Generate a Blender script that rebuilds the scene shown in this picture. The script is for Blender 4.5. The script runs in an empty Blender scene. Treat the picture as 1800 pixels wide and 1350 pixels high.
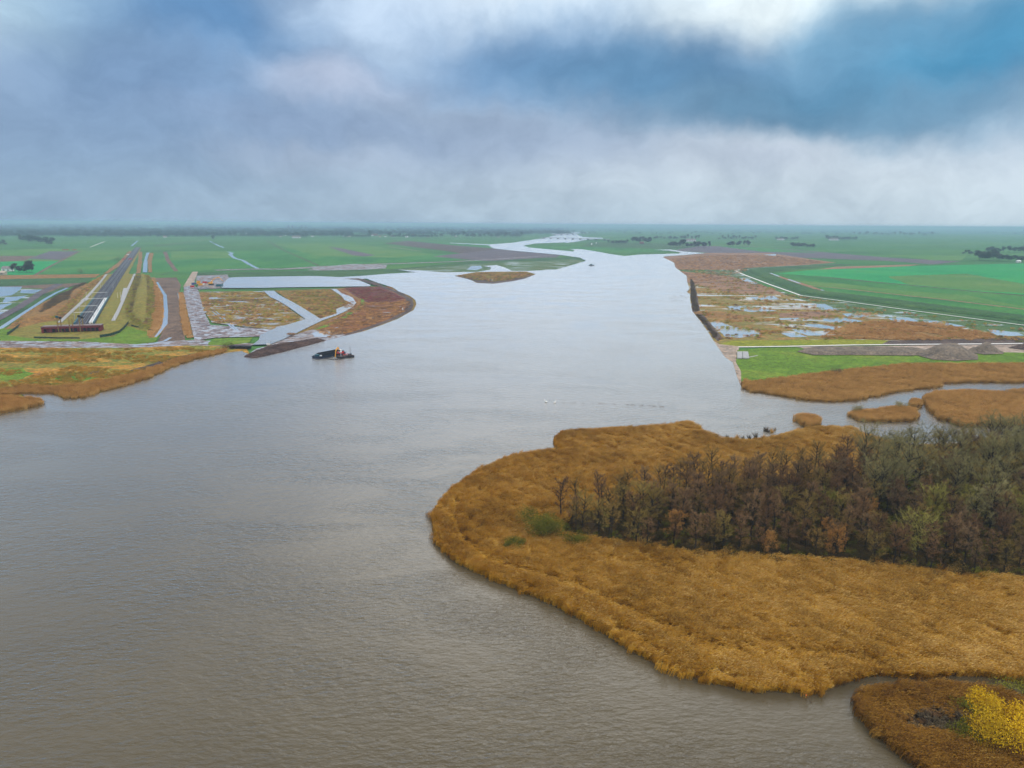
import bpy, math, random
import numpy as np
from mathutils import Vector, Matrix, noise
from mathutils.geometry import delaunay_2d_cdt

# ---------------------------------------------------------------- camera, sky, sun, exposure
S = bpy.context.scene
COL = S.collection
R = random.Random(7)
NP = np.random.default_rng(7)

CAM_H = 75.0
FPX = 1240.0                       # focal length in pixels of an 1800 wide frame
PITCH = math.radians(12.77)
ROLL = math.radians(0.36)
cam_d = bpy.data.cameras.new('camera'); cam = bpy.data.objects.new('camera', cam_d); COL.objects.link(cam)
cam_d.sensor_width = 36; cam_d.lens = 36 * FPX / 1800
cam_d.clip_start = 0.5; cam_d.clip_end = 90000
CM = Matrix.Rotation(math.pi / 2 - PITCH, 4, 'X') @ Matrix.Rotation(ROLL, 4, 'Z')
cam.matrix_world = Matrix.Translation((0, 0, CAM_H)) @ CM
S.camera = cam
CM3 = CM.to_3x3()

def ray(x, y):
    return CM3 @ Vector(((x - 900) / FPX, -(y - 675) / FPX, -1))

def G(x, y, z=0.0):
    """ground point seen at a place of the photograph (metres)"""
    d = ray(x, y)
    if d.z > -0.0035: d.z = -0.0035
    t = (z - CAM_H) / d.z
    return Vector((d.x * t, d.y * t, z))

def lin(c):
    return tuple(((v / 255) / 12.92 if v / 255 <= 0.04045 else ((v / 255 + 0.055) / 1.055) ** 2.4) for v in c)

class NT:
    def __init__(s, tree): s.t = tree; s.n = tree.nodes; s.l = tree.links; s.n.clear()
    def add(s, typ, **kw):
        n = s.n.new(typ)
        for k, v in kw.items(): setattr(n, k, v)
        return n
    def put(s, sock, v):
        if isinstance(v, bpy.types.NodeSocket): s.l.new(v, sock)
        elif v is not None:
            if hasattr(sock.default_value, '__len__') and len(sock.default_value) == 4 and len(v) == 3: v = (*v, 1)
            sock.default_value = v
    def m(s, op, a, b=None, c=None, clamp=False):
        n = s.add('ShaderNodeMath', operation=op, use_clamp=clamp)
        s.put(n.inputs[0], a)
        if b is not None: s.put(n.inputs[1], b)
        if c is not None: s.put(n.inputs[2], c)
        return n.outputs[0]
    def vm(s, op, a, b=None):
        n = s.add('ShaderNodeVectorMath', operation=op)
        s.put(n.inputs[0], a)
        if b is not None: s.put(n.inputs[1], b)
        return n.outputs[0] if op not in ('LENGTH', 'DOT_PRODUCT') else n.outputs['Value']
    def noise(s, vec, scale, detail=3, rough=0.55, dist=0.0, col=False):
        n = s.add('ShaderNodeTexNoise')
        s.put(n.inputs['Vector'], vec); s.put(n.inputs['Scale'], scale); s.put(n.inputs['Detail'], detail)
        s.put(n.inputs['Roughness'], rough); s.put(n.inputs['Distortion'], dist)
        return n.outputs['Color' if col else 'Fac']
    def map(s, v, a, b, c=0.0, d=1.0, smooth=False):
        n = s.add('ShaderNodeMapRange', interpolation_type='SMOOTHSTEP' if smooth else 'LINEAR')
        n.clamp = True
        s.put(n.inputs[0], v)
        for i, q in enumerate((a, b, c, d)): s.put(n.inputs[i + 1], q)
        return n.outputs[0]
    def mix(s, f, a, b, blend='MIX'):
        n = s.add('ShaderNodeMix', data_type='RGBA', blend_type=blend)
        s.put(n.inputs[0], f); s.put(n.inputs[6], a); s.put(n.inputs[7], b)
        return n.outputs[2]
    def ramp(s, f, stops):
        n = s.add('ShaderNodeValToRGB'); e = n.color_ramp.elements
        while len(e) > 1: e.remove(e[-1])
        e[0].position = stops[0][0]; e[0].color = (*stops[0][1], 1)
        for p, c in stops[1:]:
            q = e.new(p); q.color = (*c, 1)
        s.put(n.inputs[0], f)
        return n.outputs[0]
    def mapping(s, vec, scale=(1, 1, 1), rotz=0.0):
        n = s.add('ShaderNodeMapping'); s.put(n.inputs[0], vec)
        n.inputs['Rotation'].default_value = (0, 0, rotz); n.inputs['Scale'].default_value = scale
        return n.outputs[0]

SUN_EL, SUN_AZ = math.radians(50), math.radians(128)      # azimuth from +Y towards +X
W = bpy.data.worlds.new('World'); S.world = W; W.use_nodes = True
def build_world():
    k = NT(W.node_tree)
    out = k.add('ShaderNodeOutputWorld'); bg = k.add('ShaderNodeBackground')
    d = k.add('ShaderNodeTexCoord').outputs['Generated']
    warp = k.noise(d, 3.2, 5, 0.52, col=True)
    warp = k.vm('MULTIPLY', k.vm('SUBTRACT', warp, (0.5, 0.5, 0.5)), (0.12, 0.12, 0.11))
    w2 = k.vm('MULTIPLY', k.vm('SUBTRACT', k.noise(d, 11.0, 5, 0.5, col=True), (0.5, 0.5, 0.5)), (0.09, 0.09, 0.075))
    dd = k.vm('ADD', k.vm('ADD', d, warp), w2)
    sp = k.add('ShaderNodeSeparateXYZ'); k.l.new(dd, sp.inputs[0])
    az = k.m('ARCTAN2', sp.outputs[0], sp.outputs[1])
    el = k.m('ARCSINE', k.m('MINIMUM', k.m('MAXIMUM', sp.outputs[2], -1.0), 1.0))
    sp0 = k.add('ShaderNodeSeparateXYZ'); k.l.new(d, sp0.inputs[0])
    el0 = k.m('ARCSINE', k.m('MINIMUM', k.m('MAXIMUM', sp0.outputs[2], -1.0), 1.0))
    az0 = k.m('ARCTAN2', sp0.outputs[0], sp0.outputs[1])
    # general cloud deck, everywhere on the sky
    deck = k.noise(k.vm('MULTIPLY', dd, (1, 1, 2.6)), 2.3, 5, 0.5)
    col = k.ramp(deck, [(0.30, lin((116, 146, 182))), (0.5, lin((166, 186, 210))), (0.68, lin((214, 228, 240)))])
    def blob(x, y, rx, ry, c, st, tilt=0.0, soft=1.0):
        nonlocal col
        r = ray(x, y).normalized(); a0 = math.atan2(r.x, r.y); e0 = math.asin(r.z)
        da = k.m('SUBTRACT', az, a0); de = k.m('SUBTRACT', el, e0)
        ca, sa = math.cos(tilt), math.sin(tilt)
        u = k.m('MULTIPLY', k.m('ADD', k.m('MULTIPLY', da, ca), k.m('MULTIPLY', de, sa)), FPX / rx)
        v = k.m('MULTIPLY', k.m('SUBTRACT', k.m('MULTIPLY', de, ca), k.m('MULTIPLY', da, sa)), FPX / ry)
        q = k.m('SQRT', k.m('ADD', k.m('MULTIPLY', u, u), k.m('MULTIPLY', v, v)))
        f = k.m('MULTIPLY', k.map(q, 1.0 + 0.6 * soft, max(0.0, 1.0 - 0.9 * soft), 0, 1, True), st)
        col = k.mix(f, col, lin(c))
    blob(1300, 320, 820, 120, (206, 217, 228), 0.92)
    blob(650, 330, 420, 90, (176, 192, 212), 0.85)
    blob(100, 310, 420, 130, (134, 162, 194), 0.9)
    blob(0, 110, 170, 90, (158, 180, 202), 0.7)
    blob(20, 5, 190, 55, (205, 232, 245), 0.85)
    blob(350, 180, 300, 60, (120, 152, 192), 0.8)
    blob(370, 35, 250, 95, (96, 142, 188), 0.95)
    blob(270, 110, 130, 50, (120, 150, 186), 0.7)
    blob(720, 20, 180, 75, (200, 220, 242), 0.9)
    blob(600, 145, 110, 34, (190, 200, 222), 0.75)
    blob(860, 240, 330, 58, (142, 162, 190), 0.8, -0.05)
    blob(230, 235, 330, 70, (122, 150, 184), 0.75)
    blob(560, 215, 200, 30, (138, 160, 192), 0.55)
    blob(1400, 5, 440, 66, (240, 252, 255), 1.0)
    blob(1040, 5, 160, 40, (196, 218, 238), 0.8)
    blob(940, 100, 210, 62, (118, 158, 202), 0.88)
    blob(1180, 140, 340, 72, (92, 138, 176), 0.97, -0.10)
    blob(1390, 205, 230, 48, (92, 134, 166), 0.95, -0.05, 0.8)
    blob(1700, 110, 190, 105, (58, 140, 182), 0.95)
    blob(1540, 80, 150, 60, (112, 164, 198), 0.75)
    blob(1640, 215, 170, 40, (110, 150, 180), 0.75)
    blob(1330, 300, 120, 26, (160, 174, 196), 0.5)
    blob(560, 275, 150, 24, (170, 184, 206), 0.5)
    # even veil towards the horizon, brighter deck overhead
    veil = k.mix(k.map(az0, -0.55, 0.5), lin((140, 168, 194)), lin((194, 212, 224)))
    col = k.mix(k.map(el0, 0.10, 0.0, 0.0, 0.92, True), col, veil)
    fine = k.noise(k.vm('MULTIPLY', dd, (1, 1, 1.8)), 9.0, 5, 0.6)
    col = k.mix(1.0, col, k.ramp(fine, [(0.35, (0.86, 0.88, 0.90)), (0.65, (1.10, 1.10, 1.09))]), 'MULTIPLY')
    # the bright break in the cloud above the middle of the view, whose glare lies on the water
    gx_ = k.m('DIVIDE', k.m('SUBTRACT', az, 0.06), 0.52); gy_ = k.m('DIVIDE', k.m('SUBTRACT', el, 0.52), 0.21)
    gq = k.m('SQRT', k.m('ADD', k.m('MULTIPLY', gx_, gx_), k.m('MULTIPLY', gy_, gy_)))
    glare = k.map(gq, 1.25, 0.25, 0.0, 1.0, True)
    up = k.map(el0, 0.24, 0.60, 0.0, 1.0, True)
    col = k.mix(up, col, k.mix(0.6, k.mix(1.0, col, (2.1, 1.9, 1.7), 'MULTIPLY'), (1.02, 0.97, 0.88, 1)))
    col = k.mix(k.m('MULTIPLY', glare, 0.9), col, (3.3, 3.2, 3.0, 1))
    sky = k.add('ShaderNodeTexSky', sky_type='NISHITA', sun_disc=False, sun_elevation=SUN_EL, sun_rotation=SUN_AZ)
    add = k.add('ShaderNodeAddShader'); bg2 = k.add('ShaderNodeBackground')
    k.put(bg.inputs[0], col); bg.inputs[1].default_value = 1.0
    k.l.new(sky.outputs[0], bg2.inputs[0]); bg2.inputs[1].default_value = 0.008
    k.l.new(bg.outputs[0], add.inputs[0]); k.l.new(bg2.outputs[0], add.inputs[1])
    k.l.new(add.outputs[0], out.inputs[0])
build_world()
W.cycles.sampling_method = 'MANUAL'; W.cycles.sample_map_resolution = 512

sun_d = bpy.data.lights.new('sun', 'SUN'); sun = bpy.data.objects.new('sun', sun_d); COL.objects.link(sun)
sun_d.energy = 1.3; sun_d.angle = math.radians(24); sun_d.color = (1.0, 0.95, 0.87)
sd = Vector((math.sin(SUN_AZ) * math.cos(SUN_EL), math.cos(SUN_AZ) * math.cos(SUN_EL), math.sin(SUN_EL)))
sun.rotation_euler = sd.to_track_quat('Z', 'Y').to_euler()

S.view_settings.view_transform = 'Standard'; S.view_settings.look = 'None'
S.view_settings.exposure = 0.0; S.view_settings.gamma = 1.0; S.view_settings.use_curve_mapping = False
S.cycles.max_bounces = 6; S.cycles.diffuse_bounces = 3; S.cycles.glossy_bounces = 3; S.cycles.volume_bounces = 1
S.cycles.transparent_max_bounces = 8
S.cycles.use_denoising = True; S.cycles.denoising_input_passes = 'RGB_ALBEDO'

# ---------------------------------------------------------------- materials
MATS = {}
def mat(name):
    m = bpy.data.materials.new(name); m.use_nodes = True; MATS[name] = m
    k = NT(m.node_tree)
    out = k.add('ShaderNodeOutputMaterial'); p = k.add('ShaderNodeBsdfPrincipled')
    k.l.new(p.outputs[0], out.inputs[0])
    k.pos = k.add('ShaderNodeNewGeometry').outputs['Position']
    return m, k, p

def ground_mat(name, stops, s1=0.03, s2=0.4, w2=0.4, stretch=(1, 1), rot=0.0, puddle=None, ps=0.02, pst=None, prot=None,
               pcol=(0.34, 0.36, 0.38), bump=0.5, lo=0.38, hi=0.62):
    """soil and grass: a broad and a fine noise through a colour ramp, with standing water where puddle > 0"""
    m, k, p = mat(name)
    v = k.mapping(k.pos, (stretch[0], stretch[1], 1), rot)
    a = k.noise(v, s1, 5, 0.6, 0.3); b = k.noise(v, s2, 5, 0.65)
    f = k.m('ADD', k.m('MULTIPLY', a, 1 - w2), k.m('MULTIPLY', b, w2))
    n = len(stops)
    col = k.ramp(f, [(lo + (hi - lo) * i / (n - 1), lin(c)) for i, c in enumerate(stops)])
    gr = k.noise(k.pos, 0.8, 4, 0.75); g2 = k.noise(k.pos, 0.16, 4, 0.7)
    col = k.mix(1.0, col, k.ramp(gr, [(0.36, (0.46, 0.45, 0.46)), (0.5, (0.84, 0.84, 0.84)), (0.64, (1.24, 1.20, 1.14))]), 'MULTIPLY')
    col = k.mix(1.0, col, k.ramp(g2, [(0.36, (0.74, 0.76, 0.80)), (0.64, (1.18, 1.14, 1.08))]), 'MULTIPLY')
    p.inputs['Roughness'].default_value = 0.92; p.inputs['Specular IOR Level'].default_value = 0.25
    k.put(p.inputs['Base Color'], col)
    bp = k.add('ShaderNodeBump'); bp.inputs['Strength'].default_value = bump; bp.inputs['Distance'].default_value = 0.5
    k.put(bp.inputs['Height'], b); k.l.new(bp.outputs[0], p.inputs['Normal'])
    if puddle:
        pv = k.mapping(k.pos, (*(pst or stretch), 1), rot if prot is None else prot)
        q = k.noise(pv, ps, 6, 0.62, 0.6)
        f = k.map(q, puddle - 0.012, puddle + 0.012)
        k.put(p.inputs['Base Color'], k.mix(f, col, pcol))  # puddles: wet ground, its colour paled to paint in reflected sky
        k.put(p.inputs['Roughness'], k.map(f, 0, 1, 0.92, 0.08))
        k.put(p.inputs['Specular IOR Level'], k.map(f, 0, 1, 0.25, 1.0))
        k.put(bp.inputs['Strength'], k.map(f, 0, 1, bump, 0.0))
    return m

def plain(name, c, rough=0.6, var=0.18, scale=1.5, metal=0.0, srgb=True):
    m, k, p = mat(name)
    c = lin(c) if srgb else c
    f = k.noise(k.pos, scale, 4, 0.6)
    k.put(p.inputs['Base Color'], k.mix(1.0, c, k.ramp(f, [(0.3, (1 - var,) * 3), (0.7, (1 + var,) * 3)]), 'MULTIPLY'))
    p.inputs['Roughness'].default_value = rough; p.inputs['Metallic'].default_value = metal
    return m

def leaf_mat(name, stops, rough=0.85, ns=0.06, trans=0.0, seed_w=0.5):
    """plants: colour by blade, by plant and by place"""
    m, k, p = mat(name)
    oi = k.add('ShaderNodeObjectInfo').outputs['Random']
    at = k.add('ShaderNodeAttribute', attribute_name='tint').outputs['Fac']
    pl = k.noise(k.pos, ns, 4, 0.6)
    f = k.m('ADD', k.m('ADD', k.m('MULTIPLY', oi, 0.42), k.m('MULTIPLY', at, 0.34)), k.m('MULTIPLY', k.map(pl, 0.3, 0.7), 0.3))
    n = len(stops)
    k.put(p.inputs['Base Color'], k.ramp(f, [(0.12 + 0.8 * i / (n - 1), lin(c)) for i, c in enumerate(stops)]))
    p.inputs['Roughness'].default_value = rough; p.inputs['Specular IOR Level'].default_value = 0.2
    return m

def water_mat(name, base, rough=0.09, bump=0.5, spec=0.9, wave=1.0):
    m, k, p = mat(name)
    v = k.mapping(k.pos, (0.55, 1.35, 1), math.radians(-24))
    v2 = k.mapping(k.pos, (0.7, 1.25, 1), math.radians(-33))
    h1 = k.noise(v, 1.05 * wave, 3, 0.6, 0.35)
    h2 = k.noise(v2, 0.42 * wave, 2, 0.5, 0.2)
    big = k.noise(k.mapping(k.pos, (0.6, 1.4, 1), math.radians(-20)), 0.03, 4, 0.6, 0.8)
    calm = k.map(big, 0.38, 0.62, 0.45, 1.35)
    h = k.m('ADD', k.m('MULTIPLY', h1, 0.7), k.m('MULTIPLY', h2, 0.8))
    bp = k.add('ShaderNodeBump'); bp.inputs['Distance'].default_value = 0.42
    k.put(bp.inputs['Strength'], k.m('MULTIPLY', calm, bump)); k.put(bp.inputs['Height'], h)
    k.l.new(bp.outputs[0], p.inputs['Normal'])
    patch = k.noise(k.pos, 0.012, 5, 0.6, 0.6)
    k.put(p.inputs['Base Color'], k.ramp(patch, [(0.35, tuple(c * 0.86 for c in base)), (0.65, tuple(c * 1.16 for c in base))]))
    # silty water: a diffuse body under a clear surface, strong mirror at grazing angles
    body = k.add('ShaderNodeBsdfDiffuse'); k.l.new(p.inputs['Base Color'].links[0].from_socket, body.inputs[0])
    k.l.new(bp.outputs[0], body.inputs['Normal'])
    gl = k.add('ShaderNodeBsdfGlossy'); gl.inputs['Roughness'].default_value = rough; gl.inputs[0].default_value = (.97, .98, 1, 1)
    k.l.new(bp.outputs[0], gl.inputs['Normal'])
    fr = k.add('ShaderNodeFresnel'); fr.inputs['IOR'].default_value = 1.34; k.l.new(bp.outputs[0], fr.inputs['Normal'])
    mx = k.add('ShaderNodeMixShader'); k.put(mx.inputs[0], k.m('MULTIPLY', k.m('SUBTRACT', fr.outputs[0], 0.018), spec, clamp=True))
    k.l.new(body.outputs[0], mx.inputs[1]); k.l.new(gl.outputs[0], mx.inputs[2])
    out = [n for n in k.n if n.type == 'OUTPUT_MATERIAL'][0]
    k.l.new(mx.outputs[0], out.inputs[0]); k.n.remove(p)
    return m

water_mat('river_water', (0.100, 0.079, 0.046), rough=0.22, bump=0.75, spec=2.05)
water_mat('still_water', (0.68, 0.69, 0.70), rough=0.12, bump=0.12, spec=1.9)  # near-white body colour stands in for the sky mirrored in still water

# base ground: long narrow pastures with ditches between
def pasture(name, c1, c2, cm, rot, w=420, h=95):
    m, k, p = mat(name)
    v = k.mapping(k.pos, (1, 1, 1), rot)
    br = k.add('ShaderNodeTexBrick', offset=0.37, offset_frequency=3, squash=1.6, squash_frequency=4)
    k.put(br.inputs['Vector'], v)
    br.inputs['Scale'].default_value = 1.0; br.inputs['Mortar Size'].default_value = 1.6; br.inputs['Mortar Smooth'].default_value = 0.3
    br.inputs['Brick Width'].default_value = w; br.inputs['Row Height'].default_value = h
    br.inputs['Bias'].default_value = -0.1
    k.put(br.inputs['Color1'], lin(c1)); k.put(br.inputs['Color2'], lin(c2)); k.put(br.inputs['Mortar'], lin(cm))
    f = k.m('ADD', k.m('MULTIPLY', k.noise(k.pos, 0.004, 5, 0.6), 0.6), k.m('MULTIPLY', k.noise(k.mapping(v, (0.15, 1, 1)), 0.12, 4, 0.6), 0.4))
    col = k.mix(1.0, br.outputs['Color'], k.ramp(f, [(0.38, (0.56, 0.62, 0.6)), (0.5, (.80, .88, .82)), (0.62, (1.1, 1.0, 0.82))]), 'MULTIPLY')
    k.put(p.inputs['Base Color'], col); p.inputs['Roughness'].default_value = 0.95; p.inputs['Specular IOR Level'].default_value = 0.2
    return m
pasture('pasture', (62, 118, 58), (84, 128, 62), (70, 82, 60), math.radians(-14))

GR = dict
ground_mat('green_field', [(40, 112, 52), (58, 132, 60), (86, 140, 62)], 0.012, 0.25, 0.35, (1, 0.3))
ground_mat('bright_field', [(10, 146, 78), (26, 160, 84), (66, 160, 78)], 0.008, 0.12, 0.3, (1, 0.5), 0.3)
ground_mat('yellow_field', [(72, 128, 58), (88, 138, 62), (108, 142, 70)], 0.01, 0.2, 0.35)
ground_mat('lawn', [(88, 122, 26), (104, 140, 34), (126, 144, 44)], 0.03, 0.5, 0.4)
ground_mat('lime_grass', [(128, 138, 34), (150, 152, 40), (120, 140, 36)], 0.03, 0.5, 0.4)
ground_mat('dike_green', [(46, 84, 50), (60, 104, 56), (84, 116, 62)], 0.02, 0.3, 0.4)
ground_mat('dark_soil', [(70, 58, 56), (94, 80, 76), (120, 102, 92)], 0.03, 0.5, 0.5)
ground_mat('plough', [(88, 84, 96), (106, 98, 108), (122, 112, 114)], 0.02, 0.3, 0.5)
ground_mat('brown_soil', [(88, 72, 64), (118, 98, 86), (142, 118, 100)], 0.04, 0.5, 0.5)
ground_mat('mud', [(96, 84, 84), (130, 116, 116), (168, 152, 148)], 0.05, 0.35, 0.6, (1, 1.6), 0.2, puddle=0.535, ps=0.11, pcol=(0.48, 0.48, 0.50))
ground_mat('wet_mud', [(98, 86, 90), (128, 114, 118), (160, 146, 146)], 0.05, 0.35, 0.6, (1, 1.3), 0.2, puddle=0.53, ps=0.17, pcol=(0.55, 0.55, 0.57))
ground_mat('marsh', [(124, 92, 54), (160, 120, 66), (122, 128, 64), (180, 132, 78), (150, 108, 68)], 0.022, 0.3, 0.45, (0.7, 1.5), -0.15, puddle=0.57, ps=0.024, pst=(0.5, 1.7), pcol=(0.66, 0.68, 0.70), lo=.36, hi=.64)
ground_mat('brown_marsh', [(118, 94, 84), (148, 116, 94), (168, 130, 98), (130, 102, 88)], 0.02, 0.25, 0.45, (0.6, 1.6), -0.1)
ground_mat('green_marsh', [(64, 104, 66), (84, 116, 66), (112, 112, 66)], 0.02, 0.25, 0.45, (0.6, 1.6), -0.2, puddle=0.59, ps=0.04, pst=(0.5, 1.7), pcol=(0.62, 0.65, 0.66))
ground_mat('flood_field', [(128, 92, 38), (158, 136, 34), (122, 98, 64), (166, 136, 50)], 0.04, 0.4, 0.5, (0.8, 1.4), 0.1, puddle=0.548, ps=0.055, pst=(0.9, 1.15), pcol=(0.40, 0.40, 0.42), lo=.36, hi=.64)
ground_mat('ochre_rough', [(86, 70, 40), (128, 104, 44), (152, 118, 48), (112, 110, 48), (94, 80, 50)], 0.045, 0.5, 0.5, (0.7, 1.3), 0.1, lo=.36, hi=.64)
ground_mat('rough_grass', [(126, 90, 30), (182, 128, 50), (196, 146, 60), (136, 128, 48), (112, 128, 44), (170, 134, 56), (110, 90, 48)], 0.035, 0.5, 0.42, (0.6, 1.5), 0.15, lo=.35, hi=.65)
ground_mat('olive_grass', [(120, 108, 44), (146, 130, 54), (130, 132, 54), (160, 130, 60)], 0.04, 0.5, 0.45, (1, 1), 0.1)
ground_mat('russet', [(122, 88, 52), (158, 116, 66), (148, 118, 66), (116, 90, 60)], 0.04, 0.5, 0.5)
ground_mat('crimson', [(96, 50, 54), (112, 62, 60), (124, 76, 62)], 0.05, 0.5, 0.5)
ground_mat('red_rough', [(112, 60, 44), (130, 78, 46), (146, 100, 56), (116, 66, 56)], 0.04, 0.5, 0.5, (0.8, 1.4), 0.3, puddle=0.63, ps=0.07, pcol=(0.45, 0.45, 0.47), lo=.36, hi=.64)
ground_mat('rubble', [(72, 58, 56), (96, 78, 74), (120, 100, 92)], 0.15, 1.2, 0.6)
ground_mat('sand', [(150, 134, 120), (178, 160, 146), (200, 186, 172)], 0.06, 0.6, 0.5)
ground_mat('heap_sand', [(104, 94, 86), (128, 116, 104), (146, 132, 118)], 0.15, 0.9, 0.5)
ground_mat('reed_soil', [(66, 44, 16), (92, 64, 22), (112, 80, 26)], 0.08, 0.9, 0.5)
ground_mat('wood_soil', [(52, 38, 20), (74, 54, 26), (88, 68, 32)], 0.08, 0.9, 0.5)
ground_mat('ballast', [(62, 64, 74), (80, 82, 92), (100, 100, 106)], 0.1, 1.5, 0.6)
water_mat('shoal', (0.19, 0.165, 0.14), rough=0.2, bump=0.4, spec=1.75)
plain('concrete', (164, 164, 166), 0.8, 0.14, 0.5)
plain('pale_road', (214, 212, 208), 0.7, 0.1, 0.1)
plain('white_paint', (232, 232, 230), 0.4, 0.05)
plain('grey_roof', (132, 122, 122), 0.8, 0.15, 0.4)
plain('red_brick', (118, 28, 38), 0.8, 0.2, 0.8)
plain('dark_opening', (26, 10, 30), 0.5, 0.2)
plain('black_steel', (18, 20, 28), 0.45, 0.2)
plain('navy_hull', (20, 34, 60), 0.4, 0.25, 0.6)
plain('teal_paint', (16, 78, 92), 0.4, 0.2)
plain('hold_grey', (52, 60, 82), 0.6, 0.25, 0.6)
plain('yellow_paint', (226, 160, 40), 0.4, 0.1)
plain('red_paint', (190, 34, 36), 0.45, 0.1)
plain('steel', (150, 156, 164), 0.4, 0.1)
plain('rail_steel', (172, 176, 184), 0.35, 0.1)
plain('teal_wall', (34, 92, 104), 0.5, 0.15)
plain('stack_cladding', (138, 112, 60), 0.7, 0.15)
plain('fence_green', (26, 62, 46), 0.8, 0.2)
plain('house_wall', (196, 176, 160), 0.8, 0.2)
plain('white_wall', (222, 222, 220), 0.8, 0.08)
plain('house_roof', (110, 60, 50), 0.8, 0.2)
plain('window_glass', (40, 50, 62), 0.15, 0.1)
plain('rubber', (24, 24, 26), 0.8, 0.1)
plain('wood_post', (92, 72, 50), 0.85, 0.2)
plain('feathers', (240, 240, 236), 0.7, 0.04)
plain('dark_feathers', (52, 46, 44), 0.7, 0.1)
plain('beak', (214, 110, 40), 0.5, 0.05)
plain('green_paint', (70, 120, 60), 0.5, 0.1)
plain('blue_paint', (44, 74, 130), 0.5, 0.1)
plain('bark', (44, 36, 28), 0.9, 0.3, 2.0)
plain('pale_bark', (120, 112, 96), 0.9, 0.3, 2.0)

leaf_mat('reed_leaf', [(88, 56, 8), (164, 112, 14), (206, 150, 30), (240, 198, 88)], ns=0.05)
leaf_mat('islet_leaf', [(74, 44, 12), (122, 80, 20), (156, 110, 32), (190, 148, 68)], ns=0.08)
leaf_mat('reed_plume', [(134, 98, 36), (184, 142, 62), (228, 190, 118)], ns=0.05)
leaf_mat('far_reed_leaf', [(148, 110, 54), (190, 146, 76), (218, 178, 106)], ns=0.04)
leaf_mat('far_reed_plume', [(176, 128, 74), (210, 160, 98), (230, 184, 124)], ns=0.04)
leaf_mat('twig_red', [(84, 58, 38), (122, 90, 60), (160, 128, 90)], ns=0.1)
leaf_mat('twig_purple', [(86, 66, 46), (124, 98, 68), (160, 132, 96)], ns=0.1)
leaf_mat('twig_brown', [(98, 78, 38), (138, 110, 56), (174, 142, 78)], ns=0.1)
leaf_mat('twig_olive', [(104, 86, 42), (144, 122, 62), (180, 156, 86)], ns=0.1)
leaf_mat('twig_grey', [(104, 98, 60), (140, 130, 84), (174, 164, 116)], ns=0.1)
leaf_mat('twig_green', [(108, 102, 40), (146, 140, 62), (184, 172, 96)], ns=0.1)
leaf_mat('leaf_ochre', [(132, 92, 46), (160, 114, 58), (176, 132, 72)], ns=0.2)
leaf_mat('leaf_yellow', [(168, 136, 18), (232, 188, 26), (252, 216, 70)], ns=0.4)
leaf_mat('leaf_lime', [(100, 122, 30), (122, 140, 36), (140, 150, 50)], ns=0.3)
leaf_mat('leaf_olive', [(88, 94, 22), (122, 122, 32), (150, 144, 46)], ns=0.3)
leaf_mat('leaf_bush', [(72, 76, 20), (104, 104, 28), (136, 128, 42)], ns=0.3)
leaf_mat('leaf_dark', [(48, 42, 18), (70, 60, 26), (94, 76, 36)], ns=0.2)
leaf_mat('far_leaf', [(52, 66, 62), (70, 80, 70), (92, 92, 76)], ns=0.01)
leaf_mat('tuft_leaf', [(112, 100, 40), (170, 136, 54), (206, 156, 66)], ns=0.05)
leaf_mat('scrub_leaf', [(78, 66, 58), (106, 92, 74), (130, 114, 84)], ns=0.05)

# ---------------------------------------------------------------- building helpers
def tag(o, label=None, cat=None, group=None, kind=None):
    if label: o['label'] = label
    if cat: o['category'] = cat
    if group: o['group'] = group
    if kind: o['kind'] = kind
    return o

def link(name, me, parent=None):
    o = bpy.data.objects.new(name, me); COL.objects.link(o)
    if parent is not None: o.parent = parent
    return o

def empty(name, loc, rz=0.0):
    o = bpy.data.objects.new(name, None); COL.objects.link(o)
    o.location = loc; o.rotation_euler = (0, 0, rz); o.empty_display_size = 0.5
    return o

def copy_tree(o, parent=None):
    c = o.copy(); COL.objects.link(c); c.parent = parent
    for ch in o.children: copy_tree(ch, c)
    return c

def mesh_np(name, V, F, mats, mi=None, tint=None):
    """V (n,3), F (m,3) arrays"""
    me = bpy.data.meshes.new(name)
    V = np.asarray(V, dtype=np.float32); F = np.asarray(F, dtype=np.int32)
    me.vertices.add(len(V)); me.vertices.foreach_set('co', V.ravel())
    me.loops.add(F.size); me.loops.foreach_set('vertex_index', F.ravel())
    me.polygons.add(len(F))
    me.polygons.foreach_set('loop_start', np.arange(0, F.size, 3, dtype=np.int32))
    me.polygons.foreach_set('loop_total', np.full(len(F), 3, dtype=np.int32))
    for m in mats: me.materials.append(MATS[m])
    if mi is not None: me.polygons.foreach_set('material_index', np.asarray(mi, dtype=np.int32))
    if tint is not None:
        a = me.attributes.new('tint', 'FLOAT', 'FACE'); a.data.foreach_set('value', np.asarray(tint, dtype=np.float32))
    me.update(calc_edges=True); me.validate()
    return me

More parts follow.
